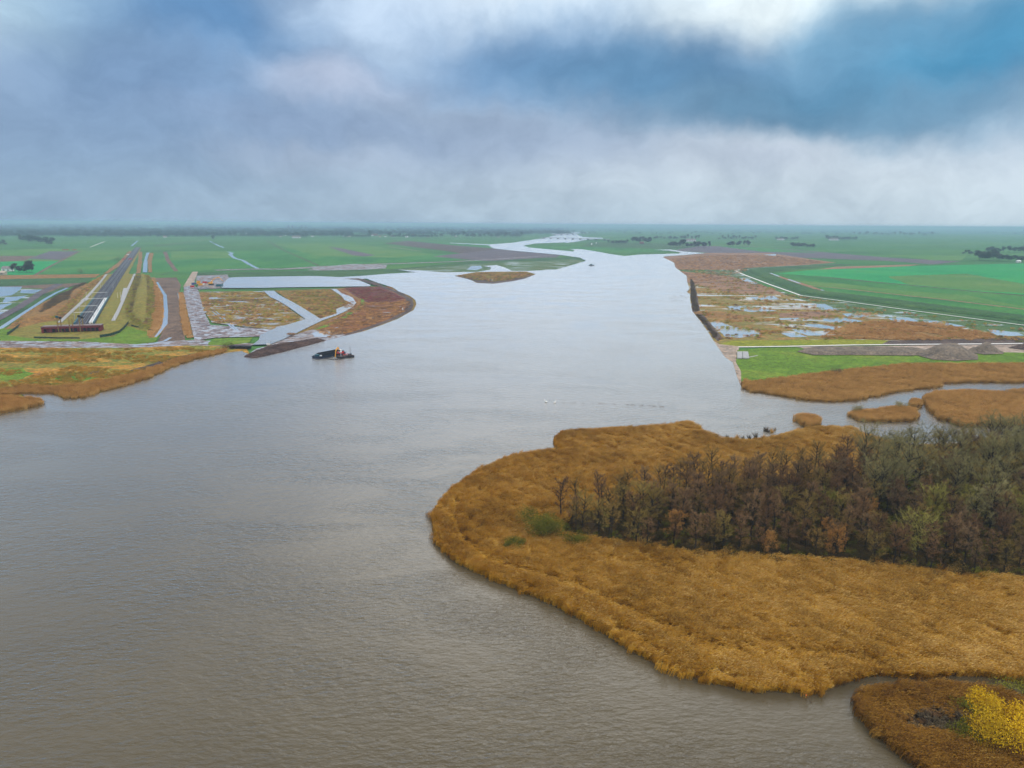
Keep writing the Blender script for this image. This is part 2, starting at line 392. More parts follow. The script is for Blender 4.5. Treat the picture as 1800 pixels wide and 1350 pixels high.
class MB:
    def __init__(s): s.v = []; s.f = []
    def box(s, c, size, rz=0.0, taper=1.0, rx=0.0, ry=0.0):
        M = Matrix.Translation(c) @ Matrix.Rotation(rz, 4, 'Z') @ Matrix.Rotation(ry, 4, 'Y') @ Matrix.Rotation(rx, 4, 'X')
        b = len(s.v)
        for z in (-.5, .5):
            t = taper if z > 0 else 1
            for x, y in ((-.5, -.5), (.5, -.5), (.5, .5), (-.5, .5)):
                s.v.append(tuple(M @ Vector((x * size[0] * t, y * size[1] * t, z * size[2]))))
        for q in ((0, 3, 2, 1), (4, 5, 6, 7), (0, 1, 5, 4), (1, 2, 6, 5), (2, 3, 7, 6), (3, 0, 4, 7)):
            s.f.append([b + i for i in q])
        return s
    def bar(s, p, q, w, h=None):
        p, q = Vector(p), Vector(q); d = q - p
        M = Matrix.Translation((p + q) / 2) @ d.to_track_quat('X', 'Z').to_matrix().to_4x4()
        b = len(s.v); h = h or w
        for z in (-.5, .5):
            for x, y in ((-.5, -.5), (.5, -.5), (.5, .5), (-.5, .5)):
                s.v.append(tuple(M @ Vector((x * d.length, y * w, z * h))))
        for q4 in ((0, 3, 2, 1), (4, 5, 6, 7), (0, 1, 5, 4), (1, 2, 6, 5), (2, 3, 7, 6), (3, 0, 4, 7)):
            s.f.append([b + i for i in q4])
        return s
    def tube(s, pts, rad, n=8, cap=True):
        pts = [Vector(p) for p in pts]; b0 = len(s.v)
        for i, p in enumerate(pts):
            d = (pts[min(i + 1, len(pts) - 1)] - pts[max(i - 1, 0)]).normalized()
            Q = d.to_track_quat('Z', 'Y').to_matrix()
            r = rad[i] if hasattr(rad, '__len__') else rad
            for j in range(n):
                a = 2 * math.pi * j / n
                s.v.append(tuple(p + Q @ Vector((r * math.cos(a), r * math.sin(a), 0))))
        for i in range(len(pts) - 1):
            for j in range(n):
                a = b0 + i * n + j; c = b0 + i * n + (j + 1) % n
                s.f.append([a, c, c + n, a + n])
        if cap:
            s.f.append([b0 + j for j in range(n)][::-1]); s.f.append([b0 + (len(pts) - 1) * n + j for j in range(n)])
        return s
    def prism(s, poly, z0, z1, inset=0.0):
        b = len(s.v); n = len(poly)
        c = sum((Vector(p) for p in poly), Vector((0, 0))) / n
        for p in poly: s.v.append((p[0], p[1], z0))
        for p in poly:
            q = c + (Vector(p) - c) * (1 - inset); s.v.append((q.x, q.y, z1))
        for i in range(n): j = (i + 1) % n; s.f.append([b + i, b + j, b + n + j, b + n + i])
        s.f.append([b + n + i for i in range(n)]); s.f.append([b + i for i in range(n)][::-1])
        return s
    def gable(s, c, size, rise):
        x, y, z = c; a, b_, _ = size[0] / 2, size[1] / 2, 0; i = len(s.v)
        s.v += [(x - a, y - b_, z), (x + a, y - b_, z), (x + a, y + b_, z), (x - a, y + b_, z), (x - a, y, z + rise), (x + a, y, z + rise)]
        s.f += [[i, i + 1, i + 5, i + 4], [i + 2, i + 3, i + 4, i + 5], [i, i + 4, i + 3], [i + 1, i + 2, i + 5], [i, i + 3, i + 2, i + 1]]
        return s
    def ball(s, c, r, n=8, m=6):
        b = len(s.v)
        for i in range(m + 1):
            t = math.pi * i / m
            for j in range(n):
                a = 2 * math.pi * j / n
                s.v.append((c[0] + r[0] * math.sin(t) * math.cos(a), c[1] + r[1] * math.sin(t) * math.sin(a), c[2] - r[2] * math.cos(t)))
        for i in range(m):
            for j in range(n):
                p = b + i * n + j; q = b + i * n + (j + 1) % n
                s.f.append([p, q, q + n, p + n])
        return s
    def build(s, name, m, parent=None, smooth=False):
        me = bpy.data.meshes.new(name); me.from_pydata(s.v, [], s.f); me.validate(); me.update()
        me.materials.append(MATS[m])
        if smooth: me.polygons.foreach_set('use_smooth', [True] * len(me.polygons))
        return link(name, me, parent)

def pts(s):
    return [tuple(float(v) for v in q.split(',')) for q in s.split()]

def outline(px, rough=1.0, closed=True):
    """photo outline -> wavering outline on the ground; rough in photo pixels"""
    P = [G(x, y) for x, y in px]
    out = []
    n = len(P)
    for i in range(n if closed else n - 1):
        a, b = P[i], P[(i + 1) % n]
        d = min(a.length, b.length); L = (b - a).length
        step = max(0.6, d / 1240 * 5)
        k = max(1, min(60, int(L / step)))
        if px[i][0] < -60 or px[i][0] > 1880 or px[i][1] > 1400: k = min(k, 6)
        for j in range(k):
            p = a.lerp(b, j / k)
            if rough > 0:
                amp = rough * p.length / 1240
                s = 1 / (amp * 5 + 0.01)
                w = noise.noise_vector(Vector((p.x * s, p.y * s, 3.1))) + 0.6 * noise.noise_vector(Vector((p.x * s * 2.7, p.y * s * 2.7, 9.1)))
                w = Vector((w.x, w.y * 1.6, 0))
                e = min(j, k - j) / k * 2
                p = p + w * amp * (0.5 + 0.5 * e) * 1.2
            out.append(Vector((p.x, p.y)))
    return out

def patch_mesh(name, out, z, m, skirt=0.0):
    n = len(out)
    v, e, f, *_ = delaunay_2d_cdt(out, [(i, (i + 1) % n) for i in range(n)], [], 1, 1e-5)
    V = [(p.x, p.y, z) for p in v]; F = []
    for t in f:
        a, b, c = v[t[0]], v[t[1]], v[t[2]]
        cr = (b.x - a.x) * (c.y - a.y) - (b.y - a.y) * (c.x - a.x)
        F.append(list(t) if cr > 0 else list(t)[::-1])
    if skirt:
        b = len(V)
        for p in out: V.append((p.x, p.y, z)); V.append((p.x, p.y, z - skirt))
        for i in range(n):
            j = (i + 1) % n
            F.append([b + 2 * i, b + 2 * j, b + 2 * j + 1, b + 2 * i + 1])
    me = bpy.data.meshes.new(name); me.from_pydata(V, [], F); me.update()
    me.materials.append(MATS[m])
    return me

LAND_I = [0]; OVER_I = [0]
def patch(name, m, s, rough=1.0, over=False):
    px = pts(s) if isinstance(s, str) else s
    if over: OVER_I[0] += 1; z = 0.006 * OVER_I[0]
    else: LAND_I[0] += 1; z = -1.00 + 0.005 * LAND_I[0]
    o = link(name, patch_mesh(name, outline(px, rough), z, m))
    return tag(o, kind='structure')

def line(name, m, s, w, rough=0.4, over=False):
    """a strip of width w (m) (or a width per point) along a polyline of photo points"""
    px = pts(s); P = [G(x, y) for x, y in px]; L = []; Rr = []
    ww = w if hasattr(w, '__len__') else [w] * len(P)
    Q = []; Wd = []
    for i in range(len(P) - 1):
        k = max(1, min(40, int((P[i + 1] - P[i]).length / max(1.0, P[i].length / 200))))
        for j in range(k):
            Q.append(P[i].lerp(P[i + 1], j / k)); Wd.append(ww[i] + (ww[i + 1] - ww[i]) * j / k)
    Q.append(P[-1]); Wd.append(ww[-1])
    for i, p in enumerate(Q):
        d = (Q[min(i + 1, len(Q) - 1)] - Q[max(i - 1, 0)]).normalized(); nn = Vector((-d.y, d.x, 0))
        a = rough * p.length / 1240
        o1 = noise.noise(p * (0.25 / (a + 0.05))) * a * 2; o2 = noise.noise(p * (0.25 / (a + 0.05)) + Vector((50, 0, 0))) * a * 2
        L.append(p + nn * (Wd[i] / 2 + o1)); Rr.append(p - nn * (Wd[i] / 2 + o2))
    if over: OVER_I[0] += 1; z = 0.006 * OVER_I[0]
    else: LAND_I[0] += 1; z = -1.00 + 0.005 * LAND_I[0]
    V = [(p.x, p.y, z) for p in L + Rr]; n = len(L)
    F = [[i + n, i + 1 + n, i + 1, i] for i in range(n - 1)]
    me = bpy.data.meshes.new(name); me.from_pydata(V, [], F); me.update(); me.materials.append(MATS[m])
    return tag(link(name, me), kind='structure')

def inside(P, poly):
    x, y = P[:, 0], P[:, 1]; c = np.zeros(len(P), bool); n = len(poly); j = n - 1
    for i in range(n):
        xi, yi = poly[i][0], poly[i][1]; xj, yj = poly[j][0], poly[j][1]
        k = ((yi > y) != (yj > y)) & (x < (xj - xi) * (y - yi) / ((yj - yi) or 1e-9) + xi)
        c ^= k; j = i
    return c

def edge_dist(P, poly):
    d = np.full(len(P), 1e9); n = len(poly)
    for i in range(n):
        a = np.array(poly[i][:2]); b = np.array(poly[(i + 1) % n][:2]); ab = b - a
        t = np.clip(((P - a) @ ab) / (ab @ ab + 1e-9), 0, 1)
        d = np.minimum(d, np.hypot(*(P - (a + t[:, None] * ab)).T))
    return d

def jitter(poly, step, rng=NP):
    A = np.array([(p[0], p[1]) for p in poly]); lo, hi = A.min(0), A.max(0)
    gx, gy = np.meshgrid(np.arange(lo[0], hi[0], step), np.arange(lo[1], hi[1], step))
    P = np.stack([gx.ravel(), gy.ravel()], 1); P += rng.uniform(-.5, .5, P.shape) * step
    return P[inside(P, poly)]

def mound(name, m, s, h, w, rough=0.6, step=2.0, bumpy=0.3, z0=-0.5, label=None, cat=None, kind='structure'):
    """raised ground: dyke or heap, rising from its traced foot"""
    out = outline(pts(s) if isinstance(s, str) else s, rough)
    n = len(out); poly = [(p.x, p.y) for p in out]
    I = jitter(poly, step); d = edge_dist(I, poly); I = I[d > step * 0.4]
    v, e, f, *_ = delaunay_2d_cdt(out + [Vector(p) for p in I], [(i, (i + 1) % n) for i in range(n)], [], 1, 1e-5)
    A = np.array([(p.x, p.y) for p in v]); d = edge_dist(A, poly)
    t = np.clip(d / w, 0, 1); z = h * (t * t * (3 - 2 * t))
    V = []
    for (x, y), zz in zip(A, z):
        q = noise.fractal(Vector((x * 0.12, y * 0.12, 0)), 1, 2, 4) * bumpy * min(1, zz / (0.3 * h + 1e-6))
        V.append((x, y, z0 + zz + q))
    F = []
    for t3 in f:
        a, b, c = v[t3[0]], v[t3[1]], v[t3[2]]
        cr = (b.x - a.x) * (c.y - a.y) - (b.y - a.y) * (c.x - a.x)
        F.append(list(t3) if cr > 0 else list(t3)[::-1])
    me = bpy.data.meshes.new(name); me.from_pydata(V, [], F); me.update(); me.materials.append(MATS[m])
    me.polygons.foreach_set('use_smooth', [True] * len(F))
    return tag(link(name, me), label, cat, None, kind)

# ---------------------------------------------------------------- the ground, far to near
gm = bpy.data.meshes.new('ground')
gx = 26000
gm.from_pydata([(-gx, -3000, -1.02), (gx, -3000, -1.02), (gx, 30000, -1.02), (-gx, 30000, -1.02)], [], [(0, 1, 2, 3)])
gm.materials.append(MATS['pasture']); tag(link('ground', gm), kind='structure')

#  left, far fields
patch('field', 'yellow_field', '-200,448 90,436 240,436 190,458 110,458 -200,462')
patch('field', 'plough', '50,454 87,441 139,441 112,456')
patch('field', 'brown_soil', '-100,452 0,449 62,449 45,457 0,459 -100,462')
patch('field', 'bright_field', '-200,462 0,459 112,458 62,482 -200,484')
patch('field', 'green_field', '112,457 205,457 186,480 62,481')
line('farm_track', 'brown_soil', '62,482 90,466 112,455 140,441', [5, 5, 5, 5])
patch('field', 'green_field', '262,446 430,440 470,470 380,472 330,477 262,477')
patch('field', 'yellow_field', '300,441 400,441 412,452 300,456')
patch('field', 'green_field', '415,441 560,434 690,440 860,452 800,457 640,462 560,468 460,471')
patch('field', 'yellow_field', '480,428 620,428 760,446 700,452 560,450')
patch('field', 'green_field', '700,424 900,428 860,436 800,434')
patch('dark_field', 'plough', '576,433 600,436 660,448 640,450 620,448')
line('dike_road', 'dike_green', '120,439 240,437 330,436 400,437 470,440', [20, 30, 30, 24, 6])
line('ditch', 'still_water', '368,423 381,430 393,435', [7, 9, 8], 0.6)
line('ditch', 'still_water', '401,442 408,444 404,446 412,453 427,457 440,465 453,471', [8, 9, 9, 8, 8, 7, 6], 0.6)
line('ditch', 'still_water', '231,432 242,423', 7, 0.3)
line('farm_track', 'pale_road', '158,434 184,424', 4, 0.2)
line('farm_track', 'brown_soil', '272,432 330,425 369,421', 8, 0.4)
line('farm_track', 'brown_soil', '290,442 296,458 310,476', [9, 8, 6], 0.5)
line('ditch', 'dark_soil', '470,423 500,440 560,466', 4, 0.3)
line('farm_track', 'sand', '683,433 740,441', 5, 0.2)
patch('earthworks', 'dark_soil', '675,427 717,423 800,431 880,437 912,446 905,451 860,452 780,440 730,434')
patch('earthworks', 'plough', '760,450 880,437 985,447 975,455 900,458 850,458')
line('earth_road', 'mud', '378,474 440,472 500,472 567,468 650,464 800,459 900,453 960,449 980,446', [26, 24, 24, 34, 26, 20, 14, 10, 6], 1.2)
patch('muddy_ground', 'mud', '555,469 620,463 680,465 678,471 600,475 540,474', 1)
patch('green_dike', 'dike_green', '340,482 350,478 540,475 690,472 800,462 960,452 1020,452 1030,458 977,475 930,477 560,488 395,492 352,494')
patch('field', 'green_marsh', '700,473 900,459 1010,455 1028,459 977,473 880,476 780,478')
patch('pond', 'still_water', '820,473 828,467 845,466 848,470 838,474', 0.7)
patch('island', 'green_field', '925,434 1000,432 1150,436 1200,440 1100,444 1047,441 1000,437')
#  right, far
patch('field', 'dike_green', '1040,425 1180,428 1320,436 1150,437 1020,433')
patch('earthworks', 'plough', '1230,432 1330,433 1560,452 1690,459 1640,464 1560,458 1400,452 1300,447 1180,440')
patch('brown_marsh', 'brown_marsh', '1150,450 1240,444 1350,444 1470,461 1320,472 1300,474 1180,473')
patch('field', 'green_field', '1260,432 1340,434 1440,444 1340,442', 0.5)
patch('pool', 'still_water', '1342,447 1364,446 1364,449 1350,449', 0.5)
patch('field', 'yellow_field', '1560,448 1700,449 1690,457 1640,457', 0.5)
patch('field', 'bright_field', '1360,480 1470,470 1640,466 1810,462 2100,462 2100,520 1800,517 1733,512 1600,500 1468,487')
patch('field', 'yellow_field', '1560,485 1700,480 1810,500 1810,515 1700,508 1600,499', 4)
patch('field', 'green_field', '1356,479 1468,487 1600,500 1733,512 2100,545 2100,575 1800,543 1600,518 1420,500')
patch('field', 'yellow_field', '1400,492 1480,497 1600,511 1700,517 1800,538 1600,519 1425,501')
patch('field', 'green_field', '1420,500 1600,518 1800,543 2100,578 2100,600 1800,558 1600,533 1480,519 1460,512')
line('ditch', 'dark_soil', '1430,484 1468,488 1530,494 1600,500 1733,513 1810,519', [3, 8, 8, 8, 8, 8], 0.5)
line('ditch', 'brown_marsh', '1418,500 1500,508 1600,519 1650,524 1810,543', [4, 6, 6, 6, 6], 0.5)
patch('field', 'brown_marsh', '1437,473 1470,468 1617,464 1600,467 1500,471')
patch('river_dike', 'dike_green', '1296,474 1312,470 1470,463 1500,464 1370,476 1352,479 1467,517 1600,533 1810,558 2100,596 2100,612 1800,571 1600,545 1483,529 1407,519 1350,499')
line('ditch', 'brown_marsh', '1353,479 1381,489 1410,498 1440,508 1467,517', [4, 7, 9, 7, 3], 0.6)
line('ditch', 'still_water', '1354,479 1370,485', 4, 0.3)
line('ditch', 'still_water', '1386,490 1406,497', 4, 0.3)
line('ditch', 'still_water', '1443,508 1466,516', 3.5, 0.3)
patch('green_marsh', 'green_marsh', '1240,474 1296,473 1340,500 1400,519 1500,532 1600,547 1810,573 2100,605 2100,620 1800,600 1600,575 1480,558 1400,540 1300,505 1240,482')
patch('marsh', 'marsh', '1190,475 1250,484 1310,500 1390,520 1480,545 1600,563 1690,574 1800,590 2100,625 2100,640 1800,602 1550,602 1260,606 1200,548 1195,500', 2)
patch('brown_marsh', 'brown_marsh', '1185,474 1290,486 1340,500 1380,516 1300,516 1220,500 1195,490', 2)
patch('russet_marsh', 'russet', '1500,566 1580,562 1660,570 1760,590 1700,597 1560,596 1440,592 1490,582', 2)
patch('russet_marsh', 'russet', '1215,545 1270,548 1330,556 1300,561 1228,556', 1.5)
patch('russet_marsh', 'brown_marsh', '1370,549 1440,545 1470,552 1430,558 1370,556', 1.5)
for s in ('1248,565 1262,563 1290,573 1330,580 1342,587 1300,592 1275,590 1260,577', '1275,537 1310,536 1340,541 1366,545 1320,547 1290,543',
          '1370,558 1405,557 1400,560 1372,561', '1445,559 1480,556 1520,563 1490,566 1450,563', '1415,567 1440,568 1505,580 1500,584 1460,577 1425,572',
          '1390,577 1420,578 1450,588 1420,588', '1370,583 1400,584 1420,590 1390,591', '1480,550 1520,548 1546,552 1520,556 1490,555',
          '1425,533 1450,533 1475,544 1450,546', '1560,558 1600,557 1616,563 1580,566', '1622,562 1645,562 1698,572 1660,573 1630,570',
          '1735,577 1790,583 1800,588 1760,590 1745,584', '1300,488 1316,490 1332,498 1324,499 1306,492', '1318,521 1360,519 1372,525 1330,526'):
    patch('pool', 'still_water', s, 1.6)
line('towpath', 'pale_road', '1302,473 1293,475 1300,479 1350,498 1393,513 1407,518 1483,528 1600,544 1800,570 2050,604', [4, 4, 4, 3.6, 3.4, 3.2, 3, 2.8, 2.6, 2.6], 0.1)
line('dike_path', 'concrete', '1470,464 1380,467 1312,472 1322,477 1417,509 1443,514 1500,521 1600,533 1810,559', [1.6, 1.6, 1.8, 1.8, 1.5, 1.4, 1.4, 1.3, 1.2], 0.1)
patch('dark_bank', 'dark_soil', '1214,488 1221,496 1226,520 1230,545 1218,548 1214,520', 1)
patch('dark_bank', 'dark_soil', '1224,551 1236,551 1270,592 1262,598 1246,580', 1)
patch('sand_bank', 'sand', '1252,596 1264,603 1300,606 1296,635 1308,655 1306,680 1285,660 1262,625', 1)
patch('lime_verge', 'lime_grass', '1264,603 1286,597 1500,595 1564,597 1548,604 1300,607', 0.8)
patch('gravel_yard', 'dark_soil', '1562,597 1700,594 1820,592 2100,596 2100,612 1800,606 1548,605', 1)
patch('green_meadow', 'lawn', '1296,614 1344,610 1500,606 1800,606 2100,612 2100,650 1810,641 1703,642 1586,642 1528,648 1475,654 1403,662 1325,671 1303,669 1303,651 1294,635', 0.6)
patch('sand_road', 'sand', '1400,608 1500,607 1800,604 2100,606 2100,622 1800,618 1620,616 1430,614', 1)
line('pale_road', 'pale_road', '1298,608 1383,607 1500,604.5 1800,602 2100,600', [3.2, 3.2, 3.2, 3.2, 3.2], 0.15)
line('slab_path', 'concrete', '1316,626 1332,623', 1.2, 0.2)
patch('reed_ground', 'reed_soil', '1303,668 1325,671 1403,661 1475,653 1528,647 1586,641 1703,641 1810,640 2100,648 2100,690 1800,680 1600,700 1400,712 1300,690', 0.6)

#  left, nearer
patch('red_verge', 'russet', '-200,486 0,483 176,481 168,487 100,490 -200,494')
patch('green_dike', 'dike_green', '-200,493 0,490 163,487 150,498 0,502 -200,504')
patch('muddy_ground', 'brown_soil', '-200,503 0,503 150,496 120,504 60,520 -200,560')
patch('flooded_meadow', 'green_marsh', '-200,520 30,505 76,506 62,520 30,542 -200,610', 1)
patch('pool', 'still_water', '-200,503 39,503 33,510 20,518 -200,545', 0.8)
for s in ('38,509 74,508 58,515 36,514', '10,522 50,518 30,527 4,531', '-40,538 22,532 -2,545 -60,560', '-20,552 14,546 -10,562 -50,570'):
    patch('pool', 'still_water', s, 1.2)
line('earth_road', 'plough', '105,498 75,512 35,538 -10,562 -80,600', [9, 9, 8, 8, 8], 0.6)
patch('slope', 'dike_green', '112,503 80,515 40,540 0,566 -120,630 -120,650 0,582 60,548 118,512', 0.8)
patch('olive_ground', 'olive_grass', '182,481 242,481 250,500 240,560 232,590 180,598 40,596 -120,598 -120,640 0,582 70,560 110,530 150,500', 1)
line('canal', 'still_water', '119,505 100,513 82,523 40,550 0,576 -80,628', [3.4, 3.4, 3.4, 3.5, 3.6, 3.8], 0.2)
patch('green_verge', 'lawn', '-120,590 0,577 42,566 14,588 60,594 140,595 200,590 222,572 262,580 280,588 272,600 240,604 100,602 0,598 -120,600', 0.8)
patch('olive_ground', 'olive_grass', '22,588 60,574 110,566 200,565 214,575 200,588 140,592 60,592', 1)
line('ditch_verge', 'russet', '247,442 246,460 243,480', [8, 7, 6], 0.5)
line('ditch_verge', 'russet', '266,444 263,460 264,478', [10, 7, 5], 0.5)
patch('ditch', 'still_water', '257,444 263,443 259,455 259,478 251,478 252,462', 0.4)
line('railway_verge', 'olive_grass', '245,436 232,455 218,478 205,510', [10, 14, 14, 14], 0.5)
line('railway_verge', 'russet', '232,441 215,460 186,480', [16, 12, 6], 0.7)
line('russet_strip', 'russet', '268,487 281,513 286,547 280,575 268,592', [6, 9, 9, 9, 5], 1.2)
patch('earth_road', 'brown_soil', '272,488 310,487 318,500 314,520 322,556 326,598 276,600 290,575 294,545 290,515 278,500', 0.8)
line('ditch', 'still_water', '276,495 283,508 290,518 291.5,547 290,568 280,583 273,591', [2.4, 3, 3.2, 3.4, 3.4, 2, 1.4], 0.3)
patch('haul_road', 'wet_mud', '338,477 348,477 341,498 350,512 358,545 370,570 483,578 458,590 378,592 342,598 322,515 322,503', 0.9)
patch('sand_ramp', 'sand', '338,477 348,477 338,502 322,503', 0.3)
line('russet_strip', 'russet', '318,513 324,540 330,570 334,592', [2.4, 2.6, 3.2, 4.5], 0.4)
line('ditch', 'still_water', '313.5,515 318,530 323,550', [1.8, 2.4, 2.2], 0.3)
patch('flooded_field', 'flood_field', '350,512 463,511 488,528 537,561 483,578 420,572 372,566 358,545', 0.8)
patch('russet_strip', 'russet', '350,515 368,516 366,530 372,545 364,548 356,535', 0.8)
patch('dirt_yard', 'mud', '345,484 400,482 404,490 388,500 388,506 350,508 344,500', 1)
patch('ditch', 'dark_soil', '372,526 487,526 488,528 372,529', 0.5)
patch('wheel_track', 'still_water', '366,541 370,543 414,578 411,579', 0.3)
patch('wheel_track', 'still_water', '372,541 375,542 420,579 417,580', 0.3)
patch('muddy_ground', 'mud', '-200,600 0,598 140,599 240,604 280,600 340,596 450,603 436,608 360,607 300,612 240,612 0,613 -200,616', 1)
line('puddle_track', 'still_water', '228,606 262,604 290,598 300,592', [1.6, 2.2, 2.4, 2.2], 0.5)
patch('rough_meadow', 'rough_grass', '-200,612 0,610 240,610 330,606 430,608 440,622 340,640 240,690 100,720 -200,760', 1)
patch('dark_marsh', 'dark_soil', '225,650 262,640 300,628 340,620 352,624 320,636 280,645 240,655', 3)
patch('dark_marsh', 'dark_soil', '155,652 176,650 178,656 160,657', 2)
patch('grass_patch', 'lawn', '0,648 40,645 60,655 40,665 0,668', 4)
patch('grass_patch', 'lawn', '95,660 130,655 170,662 140,670 100,668', 4)
patch('lawn', 'lawn', '366,601 378,594 444,592 438,601 400,606 366,606', 0.6)
patch('peninsula_ground', 'ochre_rough', '482,510 582,507 640,503 690,503 740,525 735,550 650,590 570,606 440,634 470,606 540,575 563,562', 1)
patch('red_meadow', 'red_rough', '592,508 683,503 722,525 722,545 640,580 575,600 542,582 612,546 626,532', 1)
patch('crimson_meadow', 'crimson', '604,505 668,503 712,524 690,530 646,531 625,520', 1.4)
line('green_strip', 'lawn', '636,524 638,534 600,560 553,580', [3, 4, 5, 5], 0.8)
line('russet_strip', 'russet', '597,508 618,518 632,527 626,540 590,557 545,575', [3, 3.4, 3.4, 3, 2.6, 2.6], 0.6)
line('dark_bank', 'dark_soil', '606,490 640,493 664,500 700,514 718,524 722,534 716,546 690,560 650,575 600,590', [2, 5, 7, 6, 6, 6, 6, 5, 5, 4], 0.8)
line('dark_bank', 'dark_soil', '388,507 460,508 560,507 655,503', [3, 3, 3, 3], 0.8)
patch('mud_spit', 'mud', '510,590 548,578 600,584 610,590 572,602 500,616 440,632 428,628 450,612 474,606', 0.8)
patch('pool', 'still_water', '549,584 575,578 588,582 576,592 552,591', 1)
line('russet_strip', 'russet', '474,512 492,529 510,541', [2.5, 2.5, 2.5], 0.6)
line('russet_strip', 'russet', '563,561 592,550 612,536 596,515 582,508', [2.4, 3, 3, 2, 2], 0.8)

# ---------------------------------------------------------------- the water
RIVER = ('-1400,1900 -1400,1000 -300,752 -100,735 0,727 30,722 73,713 74,708 66,704 43,703 43,697 38,692 100,693 106,698 112,701 145,700 190,686 230,676 262,665 '
 '300,647 340,633 390,621 425,617 436,622 428,628 448,630 494,620 572,599 600,592 640,582 672,571 700,560 727,545 732,535 730,527 720,520 700,512 '
 '690,505 683,503 664,497 645,490 627,489 633,485 683,481 732,478.6 717,476.7 698,474 733,475 780,478.7 838,478 862,474 863,470 850,467.5 873,466 '
 '887,470 900,476 930,476 977,474 1005,466 1030,458.5 1020,453 980,447.5 913,441.7 867,436.7 858,431 813,428.6 790,427.4 790,426.7 860,429.6 900,426.7 918,424 '
 '947,420 958,418.4 972,414.5 980,411 966,411.4 985,408.6 1015,408.2 1040,409.4 1010,410.5 1018,413.6 1024,416.5 1060,418.2 1060,419.2 1030,421.5 1013,425 '
 '995,427 993,426 940,428 920,431.7 930,435 963,438 1008,442 1010,440 1000,437.5 1022,438 1047,441.7 1070,446 1097,450 1125,447.5 1193,445.5 1197,443.5 1175,440.5 '
 '1150,439 1178,438.5 1200,441.7 1240,445 1200,448.5 1170,450.5 1165,452 1185,461.7 1187,470 1207,485 1208,495 1212,508 1207,513 1213,517 1214,535 1217,547 '
 '1230,563 1247,587 1255,600 1274,627.5 1288,637 1294,657 1300,674 1306,684 1327,692 1331,690 1383,699 1422,705 1461,707 1500,705 1528,700 1586,688 '
 '1654,681 1656,675 1703,673 1800,674 2100,668 2500,664 2500,800 2900,1900')
rv = pts(RIVER)
o = link('river_water', patch_mesh('river_water', outline(rv, 0.45), 0.0, 'river_water')); tag(o, kind='structure')
patch('basin_water', 'river_water', '388,503 395,495 403,488 417,487 550,485 597,487 633,485 650,486 640,490 627,491 652,501 650,503 500,505 460,506 390,506', 0.4, True)
patch('canal_water', 'river_water', '463,511 482,511 490,518 517,532 542,547 563,560 592,551 591,543 608,537 616,532 605,527 600,520 588,512 582,508 592,508 600,515 620,523 626,532 623,537 612,545 592,554 567,563 540,576 520,586 494,598 475,605 444,606 455,597 457,589 483,577 537,561 508,540 488,528 475,522', 0.35, True)
patch('island', 'ochre_rough', '799,485 838,478 925,477 942,482 922,490 897,495 867,498.7 838,497.5 830,493 813,488', 0.8, True)
patch('island_bank', 'dark_soil', '799,485 820,486 866,491 920,488 942,482 922,490 897,495 867,498.5 838,497 830,492.5', 0.6, True)
patch('dyke_tip', 'dark_soil', '605,490 630,489 652,494 668,499 660,502 640,495 627,492', 0.4, True)
patch('breakwater_bed', 'rubble', '428,628 448,618 475,607 563,595 572,599 494,620 448,630', 0.5, True)

SOUTH = ('764,905 766,930 775,960 800,985 850,1010 910,1035 960,1055 1010,1080 1060,1110 1100,1135 1150,1160 1200,1180 1260,1200 1310,1211 1370,1212 1422,1216 1467,1202 '
 '1500,1190 1544,1184 1622,1189 1678,1183 1722,1185 1800,1198 2000,1230 2500,1280 2500,800 1800,775 1700,786 1600,792 1515,770 1492,757 1440,757 1390,765 1345,778 1310,781 1262,778 '
 '1238,766 1222,756 1208,747 1160,753 1110,758 1060,760 1010,761 988,766 976,776 980,788 1000,794 960,797 900,806 850,828 800,860 775,888')
SOUTH2 = '1501,1238 1506,1224 1533,1217 1600,1211 1655,1209 1722,1218 1800,1236 2100,1290 2300,1700 1900,1600 1700,1425 1611,1347 1567,1315 1533,1291 1511,1264'
ISLE1 = '1622,702 1640,693 1700,690 1760,692 1800,700 1900,715 2000,740 1800,748 1690,750 1650,738 1630,720'
ISLE2 = '1490,731 1500,726 1530,724 1580,718 1608,722 1613,734 1600,741 1560,742 1510,740'
ISLE3 = '1597,711 1606,706 1617,709 1616,717 1602,717'
ISLE4 = '1397,736 1410,733 1430,734 1440,741 1436,750 1418,752 1404,744'
ISLE5 = '1768,690 1800,688 1900,690 1900,705 1800,700'
SPIT = '-120,735 0,698 43,701 73,705 73,713 30,722 0,727 -120,750'
def land(name, m, s, rough, h=0.12):
    o = link(name, patch_mesh(name, outline(pts(s), rough), h, m, 0.3)); return tag(o, kind='structure')
land('reed_ground', 'reed_soil', SOUTH, 1.6)
land('reed_ground', 'reed_soil', SOUTH2, 0.8)
for s in (ISLE1, ISLE2, ISLE3, ISLE4, ISLE5): land('reed_ground', 'reed_soil', s, 0.7)
WOOD = ('985,905 1040,890 1100,882 1150,868 1250,850 1400,842 1500,836 1600,828 1700,815 1800,806 2050,790 2150,1075 2000,1062 1800,1036 1700,1026 1600,1016 1500,1006 1400,998 1300,991 '
 '1200,985 1130,974 1040,962 985,955 955,940')
o = link('wood_ground', patch_mesh('wood_ground', outline(pts(WOOD), 2.5), 0.13, 'wood_soil')); tag(o, kind='structure')
patch_c = link('clearing_ground', patch_mesh('clearing_ground', outline(pts('1560,1255 1620,1245 1680,1250 1700,1275 1690,1300 1640,1295 1590,1285'), 1.5), 0.14, 'wood_soil')); tag(patch_c, kind='structure')
